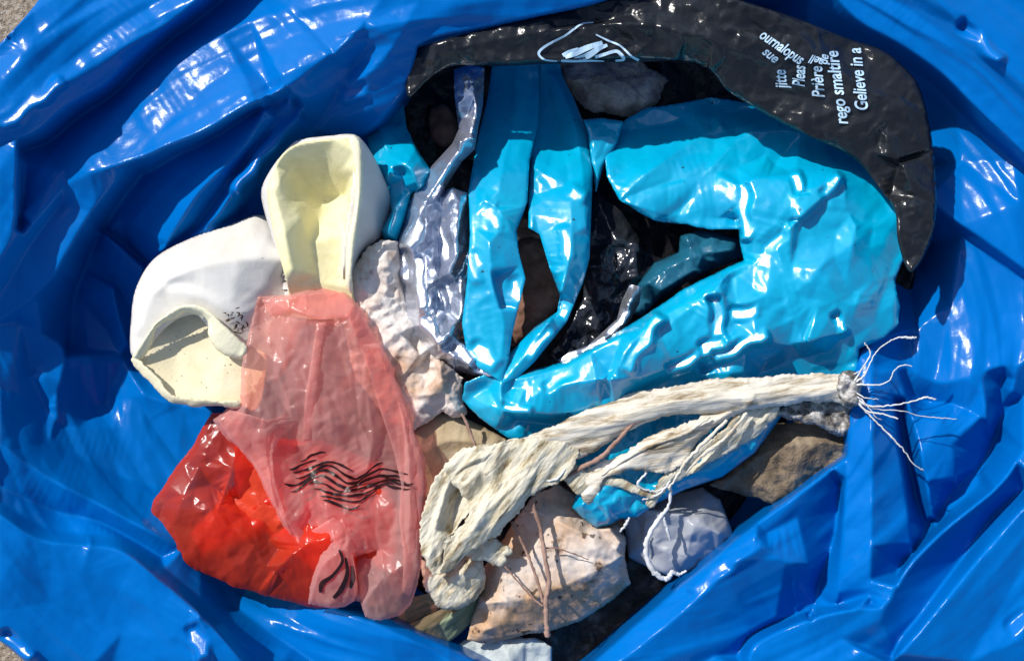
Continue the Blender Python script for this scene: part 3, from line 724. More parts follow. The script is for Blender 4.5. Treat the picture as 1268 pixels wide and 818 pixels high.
yc = thing('fabric_cuff', 'open cuff with yellow lining and pale grey outer wall, standing behind the white one', 'cuff', (400, 260, -120))
YO = [(323, 240, -60), (331, 217, -48), (350, 190, -50), (368, 174, -46), (410, 168, -40), (440, 167, -36), (458, 186, -45), (475, 219, -70), (485, 247, -95), (482, 268, -100), (471, 294, -95), (447, 315, -80), (436, 352, -74), (442, 396, -96), (354, 398, -96), (353, 349, -70), (336, 293, -62)]
sheet('outer_wall', YO, M['white'], hole=[(346, 222), (354, 198), (372, 180), (410, 180), (432, 180), (436, 232), (430, 276), (424, 326), (426, 384), (368, 384), (356, 320), (346, 275)], parent=yc, seed=45, blur=2, thick=5, edge=(10, 9),
      feats=[[(440, 176, -30), (444, 232, -36), (437, 276, -40), (430, 330, -44)], [(460, 230, -58), (465, 280, -75)], [(335, 240, -38), (350, 290, -36), (372, 350, -36)]], facets=[(50, 2)])
sheet('lining', [(331, 232, -42), (345, 200, -30), (366, 180, -24), (410, 173, -22), (436, 172, -18), (441, 200, -20), (443, 234, -24), (437, 275, -26), (432, 326, -34), (436, 362, -62), (436, 392, -84), (360, 392, -84), (358, 362, -60), (351, 335, -36), (338, 285, -38)],
      M['yellow'], parent=yc, seed=46, blur=2.2, thick=3,
      feats=[[(337, 235, -26), (350, 280, -22), (362, 335, -30)], [(345, 226, -30), (356, 250, -36), (372, 268, -42)], [(356, 200, -40), (375, 225, -75), (400, 243, -92), (430, 240, -85)],
             [(372, 268, -44), (400, 262, -86), (432, 262, -80)], [(375, 190, -34), (400, 210, -60), (436, 218, -50)], [(384, 300, -60), (396, 350, -66)], [(428, 290, -66), (422, 340, -66)]], facets=[(30, 1.2)], key='yl')
sheet('lip', [(438, 168, -22), (447, 178, -22), (449, 232, -26), (443, 278, -30), (436, 330, -38), (436, 362, -62), (428, 352, -54), (430, 300, -34), (437, 268, -30), (441, 232, -24), (438, 195, -22), (432, 174, -22)],
      M['lip'], parent=yc, seed=47, blur=1, step=1.5, thick=2, bulge=(5, 4))

# ---------------------------------------------------------------- clear, dark and small turquoise films
o = sheet('turquoise_strip', [(468, 152), (490, 122), (499, 122), (504, 160), (520, 190), (536, 214), (528, 232), (510, 241), (502, 270), (492, 300), (476, 298), (471, 285), (484, 262), (480, 232), (472, 225), (458, 190), (454, 168)],
          M['cyan'], smooth=False, z0=-95, seed=51, thick=.8, step=1.5, edge=(6, 5), key='ts',
          feats=[[(470, 160, -80), (484, 200, -72), (486, 215, -60)], [(486, 207, -66), (505, 206, -56), (520, 232, -60)], [(485, 208, -68), (498, 212, -84), (500, 240, -80)], [(505, 160, -80), (528, 212, -82)], [(490, 258, -62), (480, 290, -72)]],
          facets=[(20, 4, 60, 1.5), (9, 1.5)], tilt=lambda X, Y: -60*np.clip((200-Y)/70, 0, 1))
tag(o, 'narrow creased turquoise strip between the yellow cuff and the clear film', 'plastic strip')

cf = thing('clear_film', 'crumpled shiny clear film curling left of the turquoise bands', 'plastic film', (540, 330, -80))
sheet('film_band', [(562, 86), (580, 80), (600, 84), (598, 130), (592, 160), (588, 185), (572, 200), (556, 225), (545, 245), (520, 290), (505, 275), (515, 238), (535, 205), (560, 178), (568, 160), (563, 120)], M['silver'], smooth=False, z0=-88, parent=cf, seed=52, step=1.5,
      thick=0, edge=(8, 6), feats=[[(580, 90, -70), (590, 130, -66), (584, 165, -64), (560, 200, -62), (530, 245, -60)], [(570, 175, -58), (586, 172, -56)]], facets=[(16, 9, -60, 2.2), (7, 2.4)])
sheet('film_band', [(515, 236), (545, 238), (560, 232), (582, 240), (584, 300), (582, 350), (578, 400), (580, 432), (600, 452), (610, 466), (585, 464), (560, 458), (535, 440), (515, 415), (500, 385), (489, 340), (489, 296), (500, 262)],
      M['silver'], smooth=False, z0=-92, parent=cf, seed=53, step=1.5, thick=0, edge=(8, 6), plates=[(575, 440, 36, 46, 9), (512, 292, -60, 34, 13), (520, 350, 84, 60, 8), (548, 300, 70, 40, 6), (500, 330, 80, 30, 7), (560, 370, 70, 40, 7), (535, 410, 50, 30, 6), (600, 460, 15, 20, 6)],
      feats=[[(520, 260, -66), (515, 310, -52), (522, 360, -52), (535, 410, -56), (560, 440, -58)], [(545, 250, -84), (542, 330, -84), (540, 380, -80)], [(570, 250, -64), (562, 320, -60), (550, 370, -60), (560, 420, -56)], [(575, 430, -50), (600, 458, -50)]],
      facets=[(22, 17, -75, 2.6), (11, 7, -70, 1.8), (6, 1.4)])
dk = thing('dark_film', 'glossy black crumpled film in the hollow of the turquoise bag', 'plastic film', (760, 350, -120))
sheet('film_sheet', [(722, 245), (742, 238), (770, 262), (790, 290), (802, 312), (830, 325), (860, 330), (845, 345), (800, 372), (780, 395), (748, 425), (715, 444), (690, 450), (680, 440), (705, 405), (722, 370), (725, 310)], M['dark'], smooth=False, z0=-150, parent=dk, seed=54, thick=.8, step=1.7,
      feats=[[(742, 250, -130), (760, 290, -120), (790, 302, -118)], [(730, 330, -128), (760, 325, -120), (795, 310, -118)], [(740, 370, -140), (760, 350, -130), (790, 345, -112)]], facets=[(22, 9), (10, 5), (5, 1.5)])
sheet('film_edge', [(690, 446), (705, 436), (728, 428), (745, 412), (764, 395), (770, 372), (780, 352), (795, 355), (792, 375), (780, 398), (760, 418), (738, 436), (715, 448), (700, 451)], M['silver'], smooth=False, z0=-84, parent=dk, seed=55, thick=0, step=1.3,
      feats=[[(700, 443, -66), (735, 428, -60), (765, 404, -60), (782, 368, -62)]], facets=[(10, 6), (6, 2.5)], edge=(5, 4), plates=[(730, 432, -28, 40, 8), (765, 400, -50, 30, 5), (705, 442, -15, 20, 7)])
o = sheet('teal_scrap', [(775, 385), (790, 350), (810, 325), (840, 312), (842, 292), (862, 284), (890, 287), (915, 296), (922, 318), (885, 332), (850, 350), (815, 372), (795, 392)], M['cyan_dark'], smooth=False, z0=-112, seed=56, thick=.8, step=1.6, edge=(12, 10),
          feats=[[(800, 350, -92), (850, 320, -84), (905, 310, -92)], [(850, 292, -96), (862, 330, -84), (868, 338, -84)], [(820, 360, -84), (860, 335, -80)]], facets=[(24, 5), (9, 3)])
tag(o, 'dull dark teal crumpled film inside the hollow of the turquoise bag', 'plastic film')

# ---------------------------------------------------------------- turquoise bag
tb = thing('turquoise_bag', 'large crumpled shiny turquoise plastic bag knotted in the middle of the waste', 'plastic bag', (850, 350, -90))
sheet('body', [(748, 185, -85), (758, 160, -85), (775, 147, -80), (800, 134, -75), (850, 126, -72), (880, 121, -70), (940, 129, -68), (990, 144, -65), (1030, 164, -62), (1062, 190, -60), (1086, 224, -58), (1097, 242, -56), (1116, 262, -56), (1127, 290, -56), (1118, 322, -60), (1108, 345, -64), (1114, 380, -68), (1112, 402, -72),
       (1095, 418, -72), (1064, 432, -68), (1062, 465, -72), (1000, 480, -75), (940, 486, -70), (880, 494, -70), (830, 500, -70), (780, 515, -72), (740, 532, -75), (700, 545, -78), (660, 550, -80), (628, 542, -78), (592, 516, -72), (573, 495, -68), (576, 474, -62), (600, 464, -56), (625, 470, -42),
       (660, 458, -64), (700, 447, -64), (740, 426, -64), (790, 396, -64), (850, 356, -64), (900, 331, -64), (921, 322, -62), (916, 300, -64), (914, 284, -70), (880, 284, -78), (850, 278, -84), (810, 273, -88), (790, 263, -90), (766, 247, -90), (752, 218, -88)],
      M['cyan'], smooth=False, parent=tb, seed=5, step=1.6, blur=.7, thick=.8, fall=8.0, edge=(5, 4),
      plates=[(922, 262, 86, 64, 10), (988, 226, 78, 20, 8), (1030, 229, -48, 26, 8), (889, 396, 82, 52, 12), (882, 428, -18, 26, 12), (922, 387, -12, 28, 12), (796, 424, -57, 74, 10), (846, 449, -28, 36, 8), (918, 428, -27, 66, 8), (692, 469, -30, 36, 7), (640, 506, 10, 30, 5), (960, 300, -40, 24, 4), (1040, 400, 60, 20, 5)],
      feats=[
       [(768, 247, -84), (800, 215, -76), (850, 180, -70), (895, 152, -66)], [(880, 124, -80), (893, 150, -64), (905, 175, -76), (917, 225, -70)],
       [(768, 247, -84), (830, 225, -90), (893, 213, -76)], [(790, 160, -88), (840, 150, -80)], [(770, 250, -82), (840, 268, -84), (914, 270, -84)],
       [(950, 150, -66), (1000, 175, -58), (1045, 215, -48)], [(940, 180, -72), (960, 205, -74)], [(1045, 215, -48), (1075, 240, -56), (1100, 262, -58)],
       [(917, 232, -58), (930, 222, -44), (985, 216, -44)], [(918, 240, -60), (919, 290, -62), (926, 322, -58)], [(926, 232, -46), (927, 280, -46), (935, 300, -46)],
       [(985, 216, -42), (990, 245, -40), (976, 275, -44)], [(978, 276, -48), (1000, 268, -56), (1046, 220, -50)], [(992, 240, -52), (1010, 212, -44), (1040, 218, -46)], [(1005, 240, -42)],
       [(976, 276, -40), (935, 325, -40), (905, 345, -50)], [(1045, 222, -42), (1000, 262, -36), (960, 300, -34)],
       [(1120, 290, -56), (1085, 282, -56), (1050, 262, -50), (1046, 222, -44)], [(1118, 298, -60), (1080, 306, -46), (1050, 340, -34)], [(1060, 280, -40), (1052, 320, -34)],
       [(980, 330, -34), (1000, 380, -30), (1060, 360, -36)], [(970, 335, -30), (978, 380, -22), (1000, 425, -34)], [(1065, 365, -34), (1050, 410, -50)], [(1080, 350, -44), (1100, 395, -66)],
       [(925, 325, -46), (880, 350, -44), (830, 385, -38), (760, 420, -40), (700, 452, -44), (640, 470, -44)],
       [(895, 345, -34), (880, 380, -20), (886, 430, -20)], [(894, 362, -24), (910, 395, -34), (905, 412, -24)], [(912, 375, -24), (935, 385, -20), (950, 360, -26)],
       [(800, 400, -24), (775, 440, -22), (748, 474, -40)], [(765, 430, -40), (755, 460, -44)],
       [(632, 480, -50), (690, 478, -30), (740, 470, -22), (800, 465, -22), (860, 440, -14), (935, 418, -18)], [(870, 462, -52), (900, 445, -40), (940, 430, -34)],
       [(950, 445, -44), (980, 425, -34), (1000, 422, -24)], [(800, 480, -50), (850, 465, -40), (920, 460, -42)],
       [(940, 460, -58), (1000, 440, -60), (1060, 430, -66)], [(1010, 460, -72), (1060, 448, -72)],
       [(620, 472, -40), (622, 500, -36), (640, 505, -38)], [(600, 500, -58), (640, 508, -44), (700, 512, -46), (760, 500, -46)], [(605, 480, -62), (618, 505, -50)], [(640, 520, -78), (700, 528, -80)], [(630, 540, -78), (650, 520, -70)]],
      facets=[(80, 18, -25, 1.3), (38, 11, -40, 1.9), (18, 3.4, -60, 1.5), (9, .6)], rough=.4, key='tb', tilt=lambda X, Y: -90*(lambda q: q*q*(3-2*q))(np.clip((262-Y+.12*(X-900))/150, 0, 1)))
sheet('handle', [(612, 60, -62), (667, 60, -62), (668, 110, -57), (667, 150, -57), (656, 200, -57), (653, 250, -57), (640, 285, -59), (642, 310, -59), (651, 345, -59), (641, 385, -57), (633, 420, -53), (630, 445, -49), (622, 474, -47), (610, 466, -47), (592, 455, -49), (577, 432, -55), (572, 400, -57), (578, 350, -57), (582, 290, -57), (580, 235, -59), (592, 170, -59), (604, 120, -62)],
      M['cyan'], smooth=False, parent=tb, seed=62, step=1.5, blur=.7, thick=.8, edge=(4, 4),
      plates=[(600, 440, 38, 30, 12), (610, 270, 70, 22, 5), (588, 330, 80, 30, 5), (640, 360, 80, 24, 4)],
      feats=[[(640, 70, -52), (636, 150, -48), (620, 220, -46), (615, 290, -44)], [(598, 180, -60), (590, 235, -56), (588, 300, -54)], [(598, 248, -44), (618, 260, -40), (632, 285, -50)], [(606, 300, -38), (610, 350, -38), (624, 400, -44), (618, 460, -44)],
             [(612, 345, -58), (620, 380, -62)], [(585, 380, -50), (600, 420, -46), (612, 455, -44)], [(640, 300, -60), (644, 345, -58)], [(658, 100, -58), (655, 180, -56)]],
      facets=[(36, 9, 84, 2.6), (16, 3, 70, 1.8), (8, .4)], tilt=lambda X, Y: -110*(lambda q: q*q*(3-2*q))(np.clip((330-Y)/250, 0, 1)))
sheet('handle', [(668, 60, -70), (690, 62, -70), (696, 92, -70), (712, 125, -70), (728, 165, -67), (734, 215, -65), (732, 270, -65), (730, 320, -65), (722, 350, -65), (702, 398, -63), (662, 448, -55), (640, 468, -49), (622, 476, -45), (612, 466, -49), (632, 436, -65), (662, 405, -75), (690, 386, -77), (694, 368, -77), (680, 330, -75), (668, 290, -73), (654, 282, -71), (655, 240, -71), (660, 150, -71), (664, 110, -71)],
      M['cyan'], smooth=False, parent=tb, seed=63, step=1.5, blur=.7, thick=.8, edge=(4, 4),
      plates=[(700, 300, 80, 30, 4), (715, 240, 30, 14, 6), (668, 425, -50, 36, 5)],
      feats=[[(675, 80, -72), (682, 130, -78), (690, 170, -80)], [(690, 100, -62), (712, 160, -56), (722, 220, -54), (726, 280, -54)], [(655, 205, -62), (675, 215, -58), (705, 235, -58)], [(708, 234, -50), (722, 245, -50)],
             [(705, 240, -50), (708, 290, -48), (700, 340, -46), (680, 395, -44), (650, 440, -46), (626, 470, -46)], [(665, 240, -70), (660, 300, -66), (690, 345, -64)], [(650, 415, -66), (685, 392, -62)]],
      facets=[(36, 9, 78, 2.6), (16, 3, 70, 1.8), (8, .4)], tilt=lambda X, Y: -110*(lambda q: q*q*(3-2*q))(np.clip((330-Y)/250, 0, 1)))
sheet('fold', [(722, 148, -130), (745, 146, -130), (772, 150, -125), (765, 175, -120), (748, 205, -120), (738, 240, -120), (732, 200, -120), (728, 165, -124)], M['cyan'], smooth=False, parent=tb, seed=64, step=1.6, thick=.8, edge=(8, 6), facets=[(20, 5), (9, 2)])
sheet('tail', [(700, 560, -86), (745, 528, -86), (800, 506, -84), (870, 498, -82), (965, 505, -78), (968, 515, -78), (935, 560, -78), (895, 590, -80), (848, 606, -82), (815, 622, -82), (790, 640, -84), (768, 642, -84), (755, 650, -84), (738, 653, -84), (722, 642, -84), (708, 628, -84), (715, 605, -84), (700, 585, -84)],
      M['cyan'], smooth=False, parent=tb, seed=65, step=1.6, thick=.8, edge=(10, 8), blur=1,
      feats=[[(760, 560, -72), (770, 545, -66), (790, 550, -70)], [(720, 625, -70), (742, 612, -60), (755, 640, -66)], [(750, 575, -74), (730, 570, -76)], [(860, 590, -72), (900, 570, -66), (950, 515, -62)], [(790, 610, -74), (830, 600, -70)], [(810, 530, -78), (880, 515, -72)]],
      facets=[(26, 9, -30, 1.5), (12, 4), (6, 1)])
sheet('torn_edge', [(640, 535), (700, 520), (760, 508), (800, 500), (800, 512), (745, 530), (690, 548), (650, 553)], M['cyan'], smooth=False, z0=-84, parent=tb, seed=66, step=1.6, thick=.8, rough=1.5, facets=[(12, 5), (6, 2)], edge=(6, 5))

# ---------------------------------------------------------------- stained paper and twig
cp_ = sheet('stained_paper', [(596, 735), (600, 700), (620, 670), (640, 640), (662, 612), (690, 598), (712, 612), (735, 645), (765, 648), (775, 665), (774, 690), (781, 722), (760, 742), (720, 768), (680, 780), (640, 788), (600, 796), (578, 792), (585, 760)],
            M['carton'], smooth=False, z0=-125, seed=71, step=1.5, blur=.6, thick=1.5, edge=(6, 5), rough=.6, key='cp',
            feats=[[(610, 745, -90), (660, 740, -82), (720, 715, -76), (772, 688, -84)], [(592, 740, -98), (622, 768, -104), (600, 780, -104)], [(660, 630, -90), (700, 650, -78), (740, 670, -76), (768, 690, -86)],
                   [(740, 655, -86), (755, 672, -84), (770, 688, -92)], [(625, 690, -84), (700, 700, -74)], [(755, 655, -78), (768, 672, -78)]],
            facets=[(60, 8, 20, 2), (20, 4.5, 30, 2.4), (9, 2.2, 20, 1.6), (5, .7)])
tag(cp_, 'creased off-white paper with orange-brown stains lying under the twig', 'paper')
tw = thing('twig', 'thin forked reddish brown twig lying on the stained paper', 'twig', (670, 700, -66))
tube('stem', [(700, 572, -58, 2), (690, 590, -58, 2.6), (668, 606, -58, 3), (660, 622, -58, 3.2), (668, 650, -58, 3.2), (675, 690, -56, 3.6), (680, 720, -56, 3.8), (676, 745, -58, 4.2), (677, 770, -62, 4.6), (678, 788, -66, 4.6)], M['twig'], tw, k=.78, wob=.35)
tube('branch', [(634, 645, -66, 2.6), (645, 668, -66, 2.4), (655, 690, -64, 2.4), (666, 720, -62, 2.6), (672, 745, -60, 2.8)], M['twig'], tw, k=.78, wob=.3, seed=2)
tube('branch', [(624, 699, -70, 1.3), (640, 718, -68, 1.4), (658, 738, -66, 1.6), (672, 750, -62, 1.8)], M['twig'], tw, k=.78, wob=.3, seed=3)
tube('branch', [(674, 678, -62, 1.4), (692, 679, -64, 1.2), (710, 685, -66, 1), (728, 692, -70, .8)], M['twig'], tw, k=.78, wob=.3, seed=4)
tube('branch', [(642, 625, -62, 1.5), (652, 633, -60, 1.8), (662, 634, -58, 1.8)], M['twig'], tw, k=.78, wob=.2, seed=5)
o = tube('stalk', [(700, 592, -56, 2), (722, 578, -52, 3), (745, 565, -48, 3.2), (765, 545, -44, 2.8), (785, 524, -40, 2.2), (800, 520, -40, 1.5)], M['twig'], None, wob=.4, seed=6)
tag(o, 'short reddish brown stalk lying along the underside of the leek', 'twig')
o = tube('stalk', [(572, 512, -70, 2), (580, 528, -68, 2.2), (586, 545, -66, 2), (590, 556, -66, 1.6)], M['twig'], None, wob=.3, seed=7)
tag(o, 'tiny dark red stalk beside the brown leaf and the lower corner of the tissue', 'twig')

# ---------------------------------------------------------------- the leek
lk = thing('dried_leek', 'dried off-white leek with torn papery leaves and stringy roots, lying across the turquoise bag', 'leek', (850, 520, -40))
sheet('stem', [(1062, 466, -40), (1066, 478, -40), (1060, 492, -40), (1052, 500, -40), (1000, 497, -42), (940, 506, -44), (890, 511, -46), (830, 514, -48), (785, 530, -50), (745, 555, -54), (712, 572, -56), (690, 578, -58), (655, 570, -60), (620, 566, -64), (600, 552, -64), (640, 546, -60), (680, 528, -56), (740, 500, -50), (780, 487, -48), (830, 478, -46), (880, 470, -42), (920, 466, -40), (960, 465, -40), (1000, 462, -40), (1040, 462, -40)],
      M['leek'], parent=lk, seed=81, step=1.5, blur=.5, thick=1.5, rough=1.0, bulge=(7, 9),
      feats=[[(1050, 480, -36), (960, 485, -35), (880, 490, -38), (790, 508, -44), (700, 550, -50)], [(925, 470, -36), (928, 500, -36)], [(900, 478, -40), (860, 486, -42), (800, 500, -46)]], facets=[(24, 6, -8, 4), (9, 3.2, -10, 6), (5, 1.2, -8, 4)])
sheet('leaf', [(595, 552), (620, 548), (655, 543), (700, 545), (718, 560), (700, 590), (668, 608), (645, 628), (628, 650), (612, 668), (585, 680), (562, 700), (548, 706), (552, 684), (558, 666), (576, 646), (584, 624), (570, 610), (556, 596), (556, 578), (572, 562)], M['leaf'], z0=-46, parent=lk, seed=82, step=1.5, blur=.5, thick=1.2, rough=1.7, edge=(1, 2),
      feats=[[(690, 560, -46), (640, 585, -38), (600, 630, -38), (568, 690, -42)], [(650, 600, -44), (612, 655, -42)], [(618, 560, -50), (580, 600, -38)], [(664, 556, -40), (640, 578, -50), (610, 590, -42)], [(600, 600, -52), (586, 650, -50)]], facets=[(26, 9, -50, 2.4), (12, 4, -55, 2.4), (6, 1.2, -50, 2)])
sheet('leaf', [(640, 545), (600, 550), (575, 555), (555, 572), (535, 598), (526, 625), (519, 655), (522, 685), (535, 708), (548, 700), (556, 678), (570, 650), (590, 618), (610, 590), (640, 570)], M['leaf'], z0=-54, parent=lk, seed=83, step=1.5, blur=.5, thick=1.2, rough=1.7, edge=(1, 2),
      feats=[[(620, 555, -46), (565, 585, -42), (545, 630, -44), (532, 690, -46)], [(590, 580, -58), (566, 620, -66), (560, 660, -66)], [(548, 605, -52), (532, 650, -50)]], facets=[(24, 9, -60, 2.4), (12, 4, -65, 2.4), (6, 1.2, -60, 2)])
sheet('leaf', [(520, 690), (540, 700), (560, 690), (585, 680), (598, 700), (600, 725), (590, 742), (572, 752), (550, 755), (535, 745), (526, 720)], M['leaf'], z0=-82, parent=lk, seed=84, step=1.5, blur=1.0, thick=1.5, edge=(12, 9), rough=1.2,
      feats=[[(545, 715, -68), (575, 710, -64)]], facets=[(22, 8, -60, 1.5), (9, 3)])
sheet('leaf', [(590, 668), (612, 664), (622, 672), (635, 680), (628, 688), (622, 700), (605, 698), (585, 692), (575, 680)], M['leaf'], z0=-62, parent=lk, seed=85, step=1.5, thick=1, rough=1.6, edge=(6, 6), facets=[(14, 5), (6, 1.5)])
sheet('side_leaf', [(965, 500, -50), (962, 514, -52), (930, 545, -56), (900, 562, -58), (868, 580, -60), (848, 592, -62), (830, 604, -64), (808, 628, -66), (800, 618, -66), (812, 600, -62), (830, 582, -60), (860, 556, -58), (890, 535, -54), (920, 510, -50)],
      M['leaf'], parent=lk, seed=86, step=1.5, thick=1.2, rough=1.4, blur=.5, bulge=(4, 8), facets=[(14, 6, -40, 4), (7, 2.5, -40, 4)])
sheet('side_leaf', [(925, 502, -44), (905, 520, -46), (880, 530, -48), (862, 552, -50), (845, 575, -52), (815, 585, -54), (790, 580, -56), (760, 590, -58), (748, 596, -60), (742, 612, -62), (728, 626, -66), (716, 612, -66), (708, 594, -64), (735, 578, -60), (770, 560, -56), (800, 545, -54), (840, 528, -50), (880, 510, -46)],
      M['leek'], parent=lk, seed=87, step=1.5, thick=1.2, rough=1.6, blur=.5, bulge=(4, 8), facets=[(18, 6, -32, 3.5), (8, 3, -32, 3)])
sheet('side_leaf', [(700, 598), (690, 580), (705, 572), (730, 585), (755, 590), (790, 600), (812, 612), (806, 618), (785, 610), (760, 604), (735, 604), (715, 612)], M['leaf'], z0=-60, parent=lk, seed=88, step=1.4, thick=1, rough=.9, bulge=(5, 6), facets=[(12, 3)])
# strands of the side leaf
for k, pts in enumerate([
    [(900, 520, -34, 2.2), (875, 545, -36, 2.6), (850, 570, -40, 2.2), (838, 590, -46, 1.6), (828, 604, -52, 1)],
    [(925, 512, -34, 2), (895, 545, -38, 2.6), (868, 565, -42, 2.4), (850, 585, -48, 1.4)],
    [(880, 515, -32, 1.6), (850, 535, -36, 2), (815, 548, -40, 2.2), (780, 565, -46, 2), (745, 588, -52, 1.4)],
    [(800, 585, -46, 1.4), (790, 600, -52, 1.6), (808, 608, -56, 1.2), (826, 602, -56, .8)],
    [(830, 595, -52, 1.2), (815, 612, -58, 1.4), (795, 618, -62, 1)],
    [(700, 580, -44, 1.4), (690, 592, -46, 1.6), (676, 596, -48, 1.2), (668, 602, -50, 1)]]):
    tube('strand', pts, M['root'] if k > 2 else M['leek'], lk, n=6, wob=.5, seed=20+k)
for k, pts in enumerate([
    [(1055, 478, -30, 3), (1068, 455, -18, 1.6), (1078, 438, -12, 1.8), (1070, 424, -10, 1.5)],
    [(1055, 475, -30, 3), (1070, 465, -20, 2), (1082, 440, -12, 1.4), (1096, 426, -8, 1.4), (1112, 418, -6, 1.8), (1126, 418, -6, 3), (1135, 417, -6, 2)],
    [(1055, 476, -30, 3), (1072, 476, -22, 2.4), (1090, 476, -18, 1.6), (1102, 470, -18, 1.4), (1108, 458, -20, 1.3), (1118, 452, -22, 1.5), (1130, 453, -22, 1)],
    [(1056, 490, -30, 4), (1075, 502, -24, 2.6), (1100, 502, -18, 1.8), (1125, 498, -14, 1.8), (1145, 492, -12, 2.2), (1158, 494, -12, 2)],
    [(1056, 490, -30, 4), (1072, 508, -24, 2.4), (1090, 512, -20, 2.2), (1112, 518, -20, 2.4)],
    [(1060, 494, -30, 3), (1085, 506, -24, 1.5), (1115, 508, -22, 1.2), (1140, 515, -24, 1), (1165, 517, -26, 1.4), (1185, 519, -30, .8)],
    [(1058, 494, -30, 3), (1078, 515, -24, 2), (1095, 532, -20, 2), (1108, 545, -18, 2.2), (1120, 558, -20, 1.8), (1132, 575, -24, 1.6), (1144, 582, -28, 1.4)],
    [(1056, 482, -30, 2), (1070, 492, -22, 1.4), (1088, 494, -20, 1)], [(1050, 466, -30, 2), (1064, 460, -24, 1.3), (1072, 452, -20, .8)],
    [(1056, 486, -28, 2.2), (1070, 498, -22, 1.6), (1084, 516, -22, 1.1), (1092, 520, -24, .7)]]):
    tube('root', [(x, y, z, r*.52) for x, y, z, r in pts], M['root'], lk, n=6, wob=.4, seed=40+k)
sheet('root_base', [(1040, 462), (1058, 460), (1066, 470), (1066, 495), (1058, 503), (1044, 500), (1036, 480)], M['soil'], z0=-40, parent=lk, seed=90, step=1.3, thick=2, rough=1, bulge=(20, 10), facets=[(9, 5), (5, 2)])
sheet('root_fuzz', [(955, 512), (985, 502), (1010, 497), (1045, 497), (1060, 502), (1064, 520), (1058, 535), (1035, 537), (1012, 528), (985, 520)], M['soil'], z0=-72, parent=lk, seed=91, step=1.4, thick=2, rough=1.3, bulge=(14, 10), facets=[(12, 7), (6, 3)])
rt = thing('root_string', 'limp white stringy root hanging over the small grey bag', 'root', (820, 670, -70))
tube('strand', [(830, 600, -62, 2), (828, 625, -66, 2.2), (812, 648, -66, 3), (801, 670, -64, 3.4), (802, 692, -64, 3.4), (812, 710, -66, 3.6), (826, 716, -68, 3.4), (832, 708, -68, 3), (840, 711, -70, 2.4), (850, 706, -72, 1.4)], M['root'], rt, wob=.5, seed=60)
tube('strand', [(822, 640, -66, 1.8), (826, 655, -70, 2), (830, 668, -74, 1.6)], M['root'], rt, wob=.4, seed=61)
tube('strand', [(780, 640, -72, 1.6), (774, 650, -74, 2), (768, 658, -78, 1)], M['root'], rt, wob=.4, seed=62)

# ---------------------------------------------------------------- the red bag
rb = thing('red_bag', 'translucent red and pink plastic bag with smudged black print, slumped beside the white cuff', 'plastic bag', (360, 580, -90))
sheet('inner_layer', [(290, 530), (330, 540), (400, 545), (480, 575), (500, 640), (496, 715), (450, 700), (420, 735), (380, 700), (330, 660), (250, 690), (235, 660), (290, 600)], M['redin'], smooth=False, z0=-84, parent=rb, seed=93, step=2, blur=1.6, thick=.8, edge=(14, 12),
      feats=[[(300, 600, -74), (330, 560, -76)], [(330, 640, -74), (400, 680, -74)], [(420, 620, -74), (460, 690, -74)]], facets=[(40, 6), (16, 2)])
sheet('lower_layer', [(262, 512), (300, 506), (340, 560), (380, 600), (425, 640), (446, 690), (444, 735), (420, 750), (396, 753), (362, 746), (330, 736), (290, 726), (250, 708), (226, 698), (223, 712), (200, 692), (186, 674), (183, 645), (190, 620), (214, 586), (240, 548)],
      M['red'], smooth=False, z0=-86, parent=rb, seed=94, step=1.5, rough=.6, blur=.7, thick=0, edge=(10, 8),
      feats=[[(272, 520, -78), (240, 590, -72), (215, 640, -74), (205, 680, -84)], [(300, 525, -66), (285, 590, -62), (262, 650, -66), (250, 690, -80)], [(230, 640, -72), (300, 660, -60), (340, 710, -66), (400, 735, -76)],
             [(340, 710, -56), (370, 680, -48), (415, 665, -50), (428, 690, -52)], [(300, 640, -78), (345, 680, -80)], [(260, 600, -84), (300, 620, -86)]], facets=[(38, 10, 50, 1.8), (16, 3.5), (8, 1)])
RU = [(320, 368, -50), (360, 364, -50), (402, 356), (424, 360), (442, 376), (464, 412), (487, 456), (510, 520), (526, 568), (529, 600), (524, 650), (522, 700), (510, 745), (495, 762), (470, 768), (452, 764), (446, 745), (440, 742), (428, 750), (405, 752), (380, 748), (385, 715), (395, 680), (370, 672),
      (350, 650), (334, 620), (322, 590), (303, 562), (280, 542), (264, 520), (282, 504), (296, 500), (298, 470, -48), (303, 430, -46), (312, 395, -46)]
sheet('back_layer', [(326, 380, -90), (420, 372, -88), (458, 415, -86), (500, 520, -90), (520, 600, -96), (512, 690, -100), (490, 745, -104), (450, 745, -104), (400, 690, -100), (330, 610, -98), (300, 540, -96), (306, 470, -92)], M['pinkback'], parent=rb, seed=96, step=2, blur=1, thick=0, facets=[(34, 8, 80, 2.5), (15, 3)],
      feats=[[(380, 420, -78), (420, 560, -80), (450, 690, -86)]])
